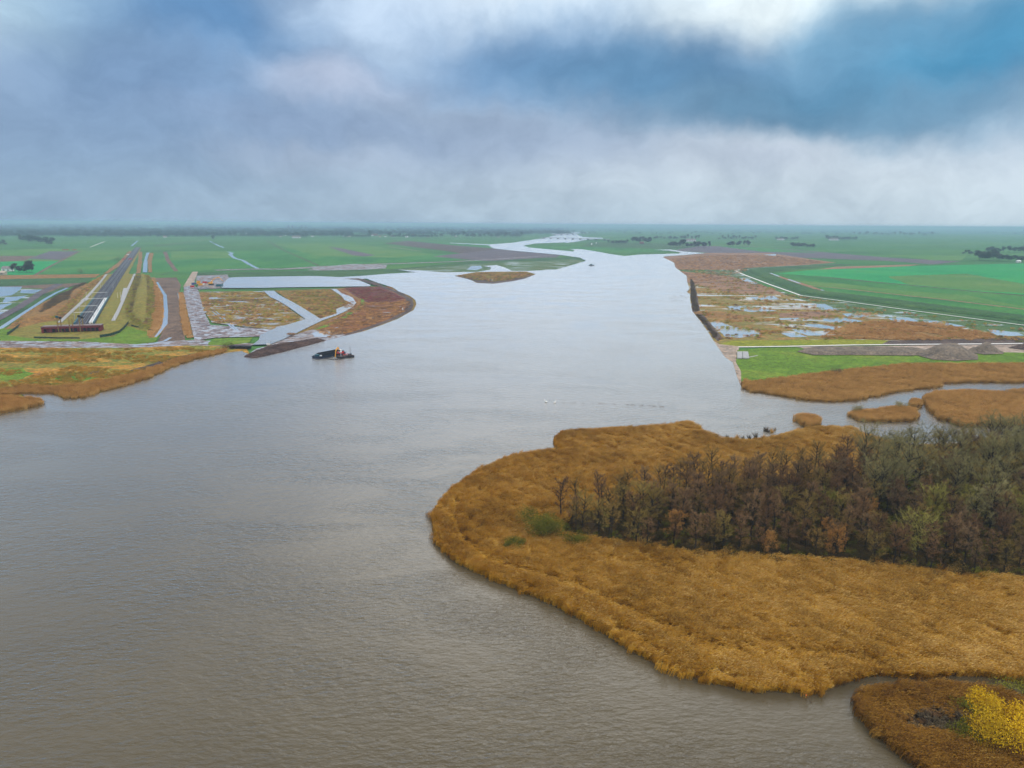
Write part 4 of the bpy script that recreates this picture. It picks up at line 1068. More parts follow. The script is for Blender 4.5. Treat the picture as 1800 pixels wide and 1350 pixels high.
# undergrowth below the trees
P = jitter(wood, 1.1); P = P[(P[:, 0] < P[:, 1] * .9 + 6)]; dd_ = edge_dist(P, wood)
P = P[(dd_ < 5) & (NP.uniform(size=len(P)) < np.exp(-dd_ / 2.2))]
scatter('reed_bed', P, .1, [p.copy() for p in protos2], np.stack([NP.uniform(.6, 1, len(P))] * 2 + [NP.uniform(.35, 1.0, len(P))], 1), True, label='rusty reeds growing in among the first trees of the wood', cat='reeds', seed=77)
ug = [bush_mesh(300 + i, 1.5, 1.5, 1.9, m, 260, .17) for i, m in enumerate(['leaf_dark', 'leaf_dark', 'twig_brown', 'leaf_dark', 'leaf_bush'])]
ugp = [bpy.data.objects.new('undergrowth_bush', b) for a, b in ug]
P = jitter(wood, 2.3); P = P[P[:, 0] < P[:, 1] * .9 + 6]
scatter('undergrowth', P, 0.12, ugp, NP.uniform(.6, 1.3, len(P)), False, label='dark brambles and low bushes under the trees of the wood', cat='undergrowth', seed=9)

P = jitter(poly_of('1556,1256 1620,1244 1690,1248 1702,1270 1690,1294 1640,1292 1580,1284'), 1.5)
scatter('undergrowth', P, 0.12, [bpy.data.objects.new('undergrowth_bush', bush_mesh(330 + i, 1.2, 1.2, 1.1, m, 260, .16)[1]) for i, m in enumerate(['scrub_leaf', 'twig_red', 'scrub_leaf'])], NP.uniform(.6, 1.2, len(P)), False, label='dark brown low growth in the hollow of the islet by the yellow bush', cat='undergrowth', seed=10)

# dark reed stools standing in the water off the bed
stool = [bpy.data.objects.new('reed_stool', tuft(400 + i, 60, .5, 1.7, 'far_reed_leaf' if i % 2 else 'scrub_leaf', .07).data) for i in range(3)]
for q, (px, py) in enumerate(((1213, 746), (1218, 749), (1224, 755), (1230, 752), (1231, 758), (1224, 760), (1238, 763), (1256, 766), (1260, 767), (1278, 769), (1296, 771),
        (1306, 773), (1328, 768), (1342, 770), (1345, 757), (1350, 759), (1357, 760), (1362, 756), (1317, 771), (1396, 741), (1402, 739), (1612, 712))):
    g = G(px, py); o = link('reed_stool', stool[q % 3].data); o.location = (g.x, g.y, 0.0); s = R.uniform(.7, 1.2); o.scale = (s, s, s); o.rotation_euler = (0, 0, q)
    tag(o, 'dark clump of dead reed standing in the shallow water off the reed bed', 'reeds', 'reed stools standing off the reed bed')

# ---------------------------------------------------------------- far trees, woods and houses
def far_tree_meshes(seed, h, r):
    rng = np.random.default_rng(seed); V = []; F = []; T = []; tr = MB(); tr.tube([(0, 0, -.6), (0, 0, h * .5)], [.35, .2], 5)
    cl = [(rng.normal(0, .33) * r, rng.normal(0, .33) * r, h * rng.uniform(.35, .85), rng.uniform(.35, .55)) for _ in range(7)]
    for _ in range(260):
        c = cl[rng.integers(7)]; d = rng.normal(size=3); d /= np.linalg.norm(d)
        p = np.array([c[0], c[1], c[2]]) + d * np.array([r, r, h * .3]) * c[3] * rng.uniform(.4, 1)
        e = rng.normal(size=3); e /= np.linalg.norm(e); tri_twig(V, F, T, p, e, 2.2, 1.1, rng, rng.uniform())
    tm = bpy.data.meshes.new('trunk'); tm.from_pydata([tuple(v) for v in tr.v], [], tr.f); tm.update(); tm.materials.append(MATS['bark'])
    return tm, mesh_np('crown', np.array(V), F, ['far_leaf'], None, T)
FT = [far_tree_meshes(500 + i, 13 + 2 * (i % 3), 4.5 + .8 * (i % 2)) for i in range(5)]
def far_row(pl, n, smin, smax, label, group, dy=2.0):
    """individual far trees along a line of photo points"""
    Q = pts(pl)
    for i in range(n):
        f = (i + R.uniform(.1, .9)) / n * (len(Q) - 1); j = min(int(f), len(Q) - 2); t = f - j
        x = Q[j][0] * (1 - t) + Q[j + 1][0] * t; y = Q[j][1] * (1 - t) + Q[j + 1][1] * t + R.uniform(-dy, dy) * .5
        g = G(x, y); s = R.uniform(smin, smax) * 1.55; m = R.choice(FT)
        e = empty('far_tree', (g.x, g.y, -.5), R.uniform(0, 6)); e.scale = (s * R.uniform(.9, 1.2), s * R.uniform(.9, 1.2), s)
        link('trunk', m[0], e); link('crown', m[1], e); tag(e, label, 'tree', group)
far_row('34,425 60,427 92,428', 12, .9, 1.2, 'dark tree of the farm copse in the fields at the far left', 'trees of the far left farm copse')
far_row('80,431 92,431', 3, .7, .9, 'low dark tree in front of the far left farm copse', 'low trees in front of the far left copse', 1)
far_row('0,431 12,431', 3, .6, .8, 'low dark tree at the left border of the view below the copse', 'low trees at the left border', 1)
far_row('44,478 60,479', 3, .55, .8, 'dark tree beside the farmyard at the left border', 'trees beside the left farmyard', 1)
far_row('20,477 44,478', 5, .3, .5, 'low grey tree of the hedge beside the left farmyard', 'hedge trees beside the left farmyard', 1)
far_row('150,417 160,417', 1, 1.2, 1.3, 'lone tree right of the far left copse', None, .5)
far_row('184,415 196,415', 2, 1.4, 1.6, 'large dark tree left of the road in the far fields', 'pair of large trees in the far fields', .5)
far_row('205,415 211,415', 1, 1.3, 1.4, 'rounded tree right of the pair of large far trees', None, .5)
far_row('170,417 240,417 300,417 370,417', 22, .7, 1.0, 'small tree of the avenue crossing the far left fields', 'avenue trees across the far left fields', 1)
far_row('374,422 376,422', 2, .8, 1.0, 'tree standing by the end of the white ditch', 'trees by the end of the white ditch', .5)
far_row('515,418 540,418', 5, .9, 1.2, 'dark tree round the white barn left of centre', 'trees round the far white barn', 1)
far_row('600,417 650,418', 10, .9, 1.2, 'tree among the village houses left of centre', 'trees among the far village houses', 1)
far_row('650,418 652,418', 1, 1.7, 1.8, 'tall rounded dark tree among the village houses', None, .2)
far_row('680,418 780,418', 22, .9, 1.2, 'tree of the row right of the village houses', 'row of trees right of the village', 1)
far_row('790,418 870,418 921,418', 22, 1.0, 1.4, 'tree of the copse on the left bank before the bridges', 'trees of the copse before the bridges', 1)
far_row('950,411 990,412', 8, .9, 1.2, 'hazy tree of the copse above the bridges', 'hazy trees above the bridges', .6)
far_row('1068,429 1106,429', 9, .7, 1.0, 'low tree of the hedge right of the bridges', 'hedge trees right of the bridges', .6)
far_row('1112,427 1146,428', 8, 1.1, 1.4, 'tree round the farm beyond the far right bank', 'trees round the farm beyond the right bank', 1)
far_row('1148,421 1230,421', 14, .8, 1.1, 'tree of the row behind the long barn', 'row of trees behind the long barn', .6)
far_row('1176,434 1248,436', 14, .9, 1.2, 'tree of the dark copse near the end of the side arm', 'trees of the copse near the side arm', 1)
far_row('1262,422 1332,421', 14, .8, 1.1, 'tree of the far hedge in the green fields right of centre', 'hedge trees right of centre', .5)
far_row('1276,433 1320,433', 8, .8, 1.1, 'tree of the small copse in the fields right of centre', 'trees of the small copse right of centre', .8)
far_row('1364,422 1406,422', 7, .9, 1.1, 'hazy tree round the low farm in the right fields', 'hazy trees round the low farm', .5)
far_row('1392,435 1434,436', 9, .7, 1.0, 'tree of the isolated clump in the right fields', 'trees of the isolated clump', .8)
far_row('1450,422 1508,423', 11, .9, 1.2, 'hazy tree of the long farm wood in the right fields', 'hazy trees of the long farm wood', .6)
far_row('1500,413 1640,415', 18, 1.0, 1.5, 'very hazy tree on the right horizon', 'hazy trees on the right horizon', .6)
far_row('1690,447 1720,448', 7, .4, .6, 'low tree at the left end of the right farm', 'low trees left of the right farm', .8)
far_row('1720,457 1760,458', 10, .7, 1.15, 'grey tree of the farm wood at the right border', 'trees of the farm wood at the right border', 1.5)
far_row('1760,458 1806,460', 9, .5, .75, 'low grey tree right of the farm wood', 'low trees right of the farm wood', 1)
far_row('1735,444 1810,443', 12, .7, 1.0, 'tree of the hedge behind the right farm wood', 'hedge trees behind the right farm wood', .6)

ftp = [bpy.data.objects.new('far_crown', m[1]) for m in FT]
def band(x0, x1, y0, y1, n, smin, smax, seed, clump=.0, thr=-9):
    rng = np.random.default_rng(seed); Q = []
    for _ in range(n):
        x = rng.uniform(x0, x1); t = rng.uniform(); y = y0 + (y1 - y0) * t
        g = G(x, y)
        if noise.noise(Vector((x * .02, y * .6, seed))) + noise.noise(Vector((x * .09, y * .9, seed))) * .5 < thr: continue
        Q.append((g.x, g.y))
    return np.array(Q), rng
def wood_band(x0, x1, y0, y1, n, smin, smax, seed, label, thr):
    Q, rng = band(x0, x1, y0, y1, n, smin, smax, seed, thr=thr)
    s = rng.uniform(smin, smax, len(Q)); sc = np.stack([s * 1.3, s * 1.3, s], 1)
    scatter('far_woodland', Q, -.5, [p.copy() for p in ftp], sc, False, label=label, cat='woodland', seed=seed)
wood_band(-150, 620, 397, 416, 9000, .9, 1.6, 31, 'hazy blue woodland along the left horizon', -.22)
wood_band(-200, 700, 391.5, 399, 3000, 1.3, 2.2, 34, 'faint blue woodland on the very horizon at the left', -.5)
wood_band(650, 1250, 395.5, 401, 1400, 1.2, 2.0, 35, 'faint woodland on the very horizon beyond the bridges', -.3)
wood_band(560, 1000, 398, 413, 4200, .9, 1.6, 32, 'hazy woodland along the horizon behind the village', -.2)
wood_band(1000, 1950, 402, 413, 1500, .8, 1.4, 33, 'scattered faint trees on the right horizon', .12)

def house(px, py, w, d, h, wall, label, group=None, name='house', rz=0.0, roof='house_roof', nwin=2):
    g = G(px, py); e = empty(name, (g.x, g.y, -.6), rz)
    MB().box((0, 0, h / 2), (w, d, h)).build('wall', wall, e)
    MB().gable((0, 0, h + .01), (w + .8, d + .8, 0), d * .42).build('roof', roof, e)
    for i in range(nwin):
        MB().box(((i + .5) / nwin * w - w / 2, -d / 2 - .03, h * .5), (w / nwin * .4, .1, h * .35)).build('window', 'window_glass', e)
    return tag(e, label, 'house' if name == 'house' else 'barn', group)
for i in range(46):
    x = R.choice([R.uniform(420, 560), R.uniform(590, 760), R.uniform(590, 760), R.uniform(200, 420), R.uniform(780, 930)])
    house(x, R.uniform(405, 417.5), R.uniform(9, 16), R.uniform(8, 11), R.uniform(4, 6), R.choice(['house_wall', 'white_wall', 'white_wall', 'red_brick']),
          'small house among the trees of the distant villages left of the river', 'houses of the distant villages', rz=R.uniform(-.5, .5), roof=R.choice(['house_roof', 'grey_roof', 'white_wall']))
house(408, 412.5, 40, 20, 8, 'white_wall', 'long white shed in the haze left of centre', name='barn', roof='white_wall', nwin=4)
house(521, 418.5, 40, 16, 6, 'white_wall', 'white barn among dark trees left of centre', name='barn', roof='grey_roof', nwin=3)
house(660, 414, 30, 14, 6, 'red_brick', 'red brick farmhouse beside the tall round village tree', roof='house_roof')
house(1214, 424.5, 46, 18, 6, 'white_wall', 'long pale barn in the fields right of the bridges', name='barn', roof='grey_roof', nwin=4)
house(1128, 428.5, 16, 10, 5, 'red_brick', 'red roofed farmhouse between trees right of the bridges')
house(1466, 422.5, 50, 18, 6, 'white_wall', 'long grey roofed farm building in the right fields', name='barn', roof='grey_roof', nwin=4)
house(1372, 422, 36, 14, 5, 'white_wall', 'low farm building in front of the hazy trees on the right', name='barn', roof='grey_roof', nwin=3)
house(14, 476, 14, 9, 4, 'white_wall', 'white farm shed with a dark roof at the left border', name='barn', roof='grey_roof')
house(5, 482, 9, 6, 3, 'house_wall', 'low yellow shed in front of the farmyard at the left border', name='barn', roof='house_wall', nwin=1)
house(1790, 461, 8, 6, 3, 'white_wall', 'small white shed below the farm wood at the right border', name='barn', roof='white_wall', nwin=1)
def shed(px, py, w, d, h, m, label, cat, name, group=None, rz=0.0):
    g = G(px, py); e = empty(name, (g.x, g.y, -.5), rz)
    MB().box((0, 0, h / 2), (w, d, h)).build('body', m, e); MB().box((0, 0, h + .06), (w * 1.02, d * 1.02, .1)).build('lid', 'grey_roof', e)
    return tag(e, label, cat, group)

# pylons
for q, (px, py, h) in enumerate(((508, 411, 62), (515, 411, 62), (531, 411, 60), (538, 411, 60))):
    g = G(px, py); e = empty('power_pylon', (g.x, g.y, -.5))
    m = MB()
    for sx, sy in ((-1, -1), (1, -1), (1, 1), (-1, 1)): m.bar((sx * 4, sy * 4, 0), (sx * .7, sy * .7, h), .9)
    m.build('mast', 'steel', e)
    m = MB()
    for z, w in ((.72, 11), (.84, 9), (.95, 6)): m.bar((-w, 0, h * z), (w, 0, h * z), .8)
    m.build('crossarm', 'steel', e)
    tag(e, ['leftmost', 'second', 'third', 'rightmost'][q] + ' of the four thin steel pylons on the left horizon', 'pylon', 'pylons on the left horizon')

# bridges
def bridge(p, q, z, w, n, label):
    a, b = G(*p), G(*q); L = (b - a).length; rz = math.atan2(b.y - a.y, b.x - a.x)
    e = empty('bridge', (a.x, a.y, 0), rz)
    MB().box((L / 2, 0, z), (L, w, 1.4)).build('deck', 'pale_road', e)
    for s in (-1, 1): MB().box((L / 2, s * (w / 2 - .15), z + 1.2), (L, .25, 1.0)).build('parapet', 'steel', e)
    for i in range(n): MB().box(((i + .5) / n * L, 0, (z - .7) / 2 - .3), (5, w * .8, z - .7 + .6)).build('pier', 'black_steel', e)
    return tag(e, label, 'bridge')
bridge((950, 419.2), (1070, 422.8), 6, 14, 9, 'long low bridge on dark piers crossing the river, the nearer of two')
bridge((970, 414.2), (1012, 412.6), 7, 12, 4, 'short far bridge on dark piers behind the long bridge')

# ---------------------------------------------------------------- railway
def rail_dir(): return G(225, 452), G(148, 570)
A, B = G(243, 434.5), G(147, 569)
def rail_pt(t, off=0.0, z=0.0):
    """along the line: t 0 at the tunnel, 1 at the far viaduct; off to the right"""
    C = G(193, 498)
    p = B * (1 - t) ** 2 + C * 2 * t * (1 - t) * 1.0 + A * t * t
    C = G(195, 496)
    p = B * (1 - t) ** 2 + 2 * t * (1 - t) * C + A * t * t
    d = (2 * (1 - t) * (C - B) + 2 * t * (A - C)).normalized(); n = Vector((d.y, -d.x, 0))
    q = p + n * off; return Vector((q.x, q.y, z))
def strip3(name, m, o0, o1, z, h=0.3, t0=0.0, t1=1.0, parent=None, n=24):
    mb = MB(); b = 0; pr = []
    for i in range(n + 1):
        t = t0 + (t1 - t0) * i / n; a = rail_pt(t, o0, z); c = rail_pt(t, o1, z)
        mb.v += [tuple(a), tuple(c), (c.x, c.y, z - h), (a.x, a.y, z - h)]
    for i in range(n):
        k = i * 4; mb.f += [[k, k + 1, k + 5, k + 4], [k + 1, k + 2, k + 6, k + 5], [k + 3, k, k + 4, k + 7]]
    mb.f += [[0, 3, 2, 1], [n * 4, n * 4 + 1, n * 4 + 2, n * 4 + 3]]
    return mb.build(name, m, parent)
tag(strip3('ballast_bed', 'ballast', -7.4, 7.4, -0.02, .4), kind='structure')
for q, c in enumerate((-2.6, 2.0)):
    e = empty('railway_track', (0, 0, 0))
    for s in (-.75, .75): strip3('rail', 'rail_steel', c + s - .08, c + s + .08, .22, .2, parent=e)
    sl = MB()
    for i in range(400):
        p = rail_pt(i / 400 * .55, c, .05); r2 = rail_pt(i / 400 * .55 + .002, c, .05); a = math.atan2(r2.y - p.y, r2.x - p.x)
        sl.box((p.x, p.y, .03), (.3, 2.5, .12), a)
    tag(sl.build('sleepers', 'ballast', e), kind='stuff')
    tag(e, 'left' * (q == 0) + 'right' * (q == 1) + ' hand railway track running out of the tunnel', 'railway track', 'railway tracks')
for o, nm, m, t1, lb in ((-5.9, 'retaining_wall', 'teal_wall', .2, 'long low retaining wall on the left of the sunken tracks'), (6.6, 'retaining_wall', 'teal_wall', .2, 'long low retaining wall on the right of the sunken tracks'),
                 (4.1, 'noise_barrier', 'white_paint', .19, 'inner of two long white beams beside the tracks at the tunnel mouth'), (5.6, 'noise_barrier', 'white_paint', .19, 'outer of two long white beams beside the tracks at the tunnel mouth')):
    e = empty(nm, (0, 0, 0)); w = .45 if m == 'teal_wall' else .5
    for i in range(12): strip3('wall_panel', m, o - w, o + w, 1.1, 1.5, t1 * i / 12, t1 * (i + .97) / 12, e, 2)
    tag(e, lb, 'wall')
def gantry(t, o0, o1, h, label):
    p, q = rail_pt(t, o0), rail_pt(t, o1); L = (q - p).length; rz = math.atan2(q.y - p.y, q.x - p.x)
    e = empty('catenary_gantry', (p.x, p.y, 0), rz)
    far = t > .22
    for x in (0, L): MB().bar((x, 0, -.3), (x, 0, h), .2 if far else .35).build('post', 'steel', e)
    MB().bar((-.3, 0, h), (L + .3, 0, h), .1 if far else .22, .14 if far else .3).build('crossbeam', 'steel' if far else 'white_paint', e)
    m = MB()
    for f in (.3, .62): m.bar((L * f, 0, h), (L * f, 0, h - 1.1), .12)
    m.build('hanger', 'steel', e)
    return tag(e, label, 'gantry', 'catenary gantries over the railway')
for i, (t, a, b) in enumerate(((.035, -8.2, 5), (.085, -8.2, 5), (.145, -9, 6.6), (.2, -8, 5.5))):
    gantry(t, a, b, 5.4, ['first', 'second', 'third', 'fourth'][i] + ' white steel gantry over the tracks counting from the tunnel building')
for i in range(16):
    t = .26 + i * .045; gantry(t, -6.5, 6.5, 6.5, 'thin steel catenary gantry over the tracks where they run across the fields')
def slabway(t0, t1, o0, o1, n, label):
    e = empty('slab_path', (0, 0, 0))
    for i in range(n):
        a, b = t0 + (t1 - t0) * i / n, t0 + (t1 - t0) * (i + .94) / n
        mb = MB(); q = [rail_pt(a, o0), rail_pt(a, o1), rail_pt(b, o1), rail_pt(b, o0)]
        mb.prism([(v.x, v.y) for v in q][::-1], -.5, .02 + R.uniform(0, .02)); mb.build('slab', 'concrete', e)
    return tag(e, label, 'path')
def px_slabway(s, w, n, label, m='concrete'):
    Q = [G(*p) for p in pts(s)]; L = [0]
    for a, b in zip(Q[:-1], Q[1:]): L.append(L[-1] + (b - a).length)
    def at(u):
        u *= L[-1]
        for i in range(len(Q) - 1):
            if u <= L[i + 1] or i == len(Q) - 2:
                f = (u - L[i]) / (L[i + 1] - L[i]); d = (Q[i + 1] - Q[i]).normalized(); return Q[i].lerp(Q[i + 1], f), Vector((-d.y, d.x, 0))
    e = empty('slab_path', (0, 0, 0))
    for i in range(n):
        a, na = at(i / n); b, nb = at((i + .95) / n); h = w / 2
        q = [a - na * h, b - nb * h, b + nb * h, a + na * h]
        MB().prism([(v.x, v.y) for v in q], -.5, -.02 + R.uniform(0, .03)).build('slab', m, e)
    return tag(e, label, 'path')
px_slabway('105,566 118,554 150,525 170,503 187,482', 2.8, 60, 'pale concrete slab path left of the railway')
px_slabway('199,563 207,548 216,528 226,505 237,481', 2.8, 50, 'pale concrete slab path right of the railway')
px_slabway('215,528 220,506', 3.6, 10, 'short wide concrete slab bay beside the right slab path')
px_slabway('147,528 152,524', 5, 3, 'short concrete pad beside the left slab path')
for q, (px, py) in enumerate(((177, 505), (199, 506), (212, 522), (152, 522), (207, 523), (202, 563))):
    g = G(px, py); e = empty('lamp_post', (g.x, g.y, -.4)); MB().tube([(0, 0, 0), (0, 0, 5)], [.16, .1], 6).build('post', 'white_paint', e)
    MB().box((.35, 0, 5.05), (.9, .35, .18)).build('lamp_head', 'white_paint', e)
    tag(e, 'slim white lamp post on the verge beside the railway cutting', 'lamp post', 'lamp posts beside the railway')
# red service building over the tunnel mouth
a, b = G(73, 584.5), G(177, 581); rz = math.atan2(b.y - a.y, b.x - a.x); L = (b - a).length
sb = empty('tunnel_building', (a.x, a.y, -.4), rz); D = 9.0; HB = 3.9
MB().box((L / 2, D / 2 + 1, HB / 2), (L, D - 2, HB)).build('rear_wall', 'dark_opening', sb)
w = MB(); w.box((L / 2, .35, HB - .6), (L, .7, 1.2)); w.box((.6, D / 2 - .5, HB / 2), (1.2, D - 1, HB - .02)); w.box((L - .6, D / 2 - .5, HB / 2), (1.2, D - 1, HB - .02)); w.build('facade', 'red_brick', sb)
MB().box((L / 2, D / 2, HB + .12), (L + .3, D + .6, .24)).build('roof', 'grey_roof', sb)
MB().box((L / 2, -.05, HB + .3), (L + .4, .3, .5)).build('roof_edge', 'red_brick', sb)
nb = 13
for i in range(nb + 1): MB().box((L * i / nb * .96 + L * .02, .3, HB / 2 - .3), (.35, .5, HB - 1.3)).build('pillar', 'red_brick', sb)
for x in (.23, .42, .55, .72, .88):
    MB().box((L * x, .9, HB * .42), (1.7, .2, 1.0)).build('window', 'window_glass', sb)
for x in (.14, .63): MB().box((L * x, 1.0 - .04, HB * .36), (2.4, .14, 2.4)).build('door', 'red_brick', sb)
for q, (x, dark) in enumerate(((.305, 1), (.50, 0), (.675, 1))):
    for s, hh in ((-1, 10.4), (1, 9.4)):
        c = MB().box((L * x + s * .75, 1.2 + s * .8, hh / 2), (.55, .9, hh)).build('stack', 'stack_cladding', sb)
        if dark: MB().box((L * x + s * .75, 1.2 + s * .8, hh + .55), (1.5, 1.3, 1.3)).build('stack_cap', 'teal_paint' if q == 0 and s < 0 else 'black_steel', c)
tag(sb, 'long low dark red building with three pairs of vent stacks over the tunnel mouth', 'building')
# fences
def fence(s, label, h=1.7):
    Q = [G(*p) for p in pts(s)]; e = empty('fence', (0, 0, 0))
    for a, b in zip(Q[:-1], Q[1:]):
        n = max(1, int((b - a).length / 4))
        for i in range(n):
            p, q = a.lerp(b, i / n), a.lerp(b, (i + 1) / n)
            MB().bar((p.x, p.y, h / 2 - .4), (q.x, q.y, h / 2 - .4), .08, h).build('panel', 'fence_green', e)
            MB().box((p.x, p.y, h / 2 - .35), (.18, .18, h + .3)).build('post', 'black_steel', e)
    return tag(e, label, 'fence')
fence('13,588 22,582 42,567', 'dark green fence left of the red tunnel building')
fence('176,592 195,589 210,584 220,575 226,567', 'dark green fence curving right of the red tunnel building')
fence('231,572 250,578 270,582', 'dark fence along the foot of the right railway dyke', 1.1)
fence('60,593 100,594 140,594', 'low dark fence below the red tunnel building', .9)
# vehicles by the line
def vehicle(px, py, m, label, rz=1.0, L=6.0, cat='van', name='work_van'):
    g = G(px, py); e = empty(name, (g.x, g.y, -.45), rz)
    MB().box((0, 0, 1.3), (L, 2.1, 1.7)).build('body', m, e); MB().box((-.4, 0, 2.45), (L * .55, 1.8, .6), taper=.9).build('cab', 'window_glass', e)
    for sx in (-1, 1):
        for sy in (-1, 1): MB().tube([(sx * L * .32, sy * .8, .45), (sx * L * .32, sy * 1.12, .45)], .45, 8).build('wheel', 'rubber', e)
    return tag(e, label, cat)
vehicle(218, 456, 'red_paint', 'red van left of the railway where it nears the viaduct')
vehicle(229, 456, 'red_paint', 'red maintenance car standing on the railway', 1.0, 7, 'rail vehicle', 'rail_car')
vehicle(225, 448, 'white_paint', 'white van on the verge left of the railway')
vehicle(115, 439.5, 'red_paint', 'long red trailer at the top of the ploughed field', .1, 16, 'trailer', 'trailer')
vehicle(131, 439.5, 'red_paint', 'short red trailer at the top of the ploughed field', .1, 9, 'trailer', 'trailer')

# ---------------------------------------------------------------- dredging works
def excavator(loc, rz, s, label, boom=((0, 2.2), (3.2, 5.6), (6.2, 4.6), (7.4, 1.6)), tracks=True, cabm='white_paint', armm='yellow_paint', bodym='yellow_paint'):
    e = empty('excavator', loc, rz); e.scale = (s, s, s)
    if tracks:
        for y in (-1.2, 1.2): MB().box((0, y, .45), (4.2, .6, .9)).build('track', 'rubber', e)
    MB().box((-.4, 0, 1.55), (3.6, 2.7, 1.1)).build('body', bodym, e)
    MB().box((-1.9, 0, 1.9), (1.1, 2.6, 1.3)).build('counterweight', 'black_steel', e)
    c = MB().box((.9, .9, 2.8), (1.5, 1.1, 1.7), taper=.9).build('cab', cabm, e)
    MB().box((1.35, .9, 2.95), (.7, 1.0, 1.0), taper=.9).build('window', 'window_glass', c)
    m = MB()
    for i in range(2): m.bar((boom[i][0], -.2, boom[i][1]), (boom[i + 1][0], -.2, boom[i + 1][1]), .45, .6)
    m.build('boom', armm, e)
    MB().bar((boom[2][0], -.2, boom[2][1]), (boom[3][0], -.2, boom[3][1]), .38, .45).build('dipper', armm, e)
    MB().box((boom[3][0] - .2, -.2, boom[3][1] - .4), (1.1, 1.2, .9), taper=1.2).build('bucket', 'steel', e)
    return tag(e, label, 'excavator')

def barge():
    a, b = G(554, 630), G(602, 620.5); L = (b - a).length; rz = math.atan2(b.y - a.y, b.x - a.x); c = (a + b) / 2
    e = empty('hopper_barge', (c.x, c.y, 0), rz); hl = L / 2; W2 = 3.1
    MB().prism([(-hl, -W2 * .8), (-hl + 2, -W2), (hl - 2, -W2), (hl, -W2 * .8), (hl, W2 * .8), (hl - 2, W2), (-hl + 2, W2), (-hl, W2 * .8)], -.5, 1.1).build('hull', 'navy_hull', e)
    w = MB()
    for s in (-1, 1): w.box((0.3, s * (W2 - .75), 1.75), (L - 6, .22, 1.3))
    w.box((-hl + 3.3, 0, 1.75), (.22, 2 * W2 - 1.5, 1.3)); w.box((hl - 2.7, 0, 1.75), (.22, 2 * W2 - 1.5, 1.3)); w.build('coaming', 'black_steel', e)
    MB().box((.3, 0, 1.16), (L - 6.3, 2 * W2 - 1.8, .1)).build('hold_floor', 'hold_grey', e)
    MB().box((-hl + 1.6, 0, 1.6), (1.6, 2.2, 1.0)).build('winch', 'teal_paint', e)
    MB().box((-hl + 2.6, -1.8, 1.4), (.8, 1.2, .5)).build('hatch', 'white_paint', e)
    for x in (-hl + .7, hl - .8):
        for y in (-1.8, 1.8): MB().tube([(x, y, 1.1), (x, y, 1.7)], .22, 8).build('bollard', 'black_steel', e)
    m = MB()
    for s in (-1, 1): m.bar((-hl, s * (W2 + .06), .95), (hl, s * (W2 + .06), .95), .14, .2)
    m.build('rubbing_strake', 'black_steel', e)
    tag(e, 'dark navy hopper barge with an open hold moored beside the dredging pontoon', 'barge')
    # pontoon
    pa, pb = G(594, 629.5), G(620, 626.5); rp = math.atan2(pb.y - pa.y, pb.x - pa.x)
    p = empty('work_pontoon', ((pa + pb) / 2).to_tuple(), rp); l = (pb - pa).length
    MB().box((0, 0, .3), (l, 4.6, 1.3)).build('hull', 'black_steel', p)
    MB().box((0, 0, .99), (l - .4, 4.2, .06)).build('deck', 'rubble', p)
    MB().tube([(l / 2 - .7, 1.5, -1), (l / 2 - .7, 1.5, 5.2)], .24, 8).build('spud_pole', 'steel', p)
    MB().tube([(-l / 2 + 1.2, -1.5, -1), (-l / 2 + 1.2, -1.5, 3)], .24, 8).build('spud_pole', 'steel', p)
    MB().bar((-1, 1.2, 1.4), (l / 2 - 2.2, 1.4, 1.6), .3).build('winch_frame', 'red_paint', p)
    for x in (1.8, 3.1): MB().tube([(x, -.9, 1), (x, -.9, 2.0)], .4, 10).build('winch_drum', 'black_steel', p)
    tag(p, 'flat black work pontoon with a spud pole beside the barge', 'pontoon')
    q = empty('boom', (0, 0, 0)); bpy.data.objects.remove(q)
    g = G(598, 627); excavator((g.x, g.y, .98), math.radians(-112), .95, 'yellow armed excavator with a white cab working on the pontoon', ((0, 2.2), (1.6, 5.0), (3.9, 3.2), (4.6, -.6)), bodym='red_paint')
    # log boom
    for q, (u, v, lb) in enumerate(((574, 631), (594, 632.5), 0) for _ in range(1)):
        m1, m2 = G(*u), G(*v); ob = MB().tube([(m1.x, m1.y, .1), ((m1.x + m2.x) / 2, (m1.y + m2.y) / 2 - .8, .1), (m2.x, m2.y, .1)], .22, 6).build('floating_pipe', 'black_steel')
        tag(ob, 'black floating pipe between the barge and the pontoon', 'pipe')
barge()
def work_boat(px, py, label, s=1.0, rz=.3):
    g = G(px, py); e = empty('work_boat', (g.x, g.y, 0), rz); e.scale = (s,) * 3
    MB().prism([(-5, -1.8), (3.5, -1.8), (5.6, 0), (3.5, 1.8), (-5, 1.8)], -.4, 1.2, -.06).build('hull', 'navy_hull', e)
    c = MB().box((-1.2, 0, 2.2), (3.6, 2.4, 2.0), taper=.88).build('wheelhouse', 'teal_paint', e)
    MB().box((.55, 0, 2.5), (.5, 2.1, .8)).build('window', 'window_glass', c)
    MB().tube([(-1.5, 0, 3.2), (-1.5, 0, 5.2)], .1, 6).build('mast', 'white_paint', e)
    return tag(e, label, 'boat')
work_boat(1040, 467, 'small dark work boat with a wheelhouse under way in mid river')
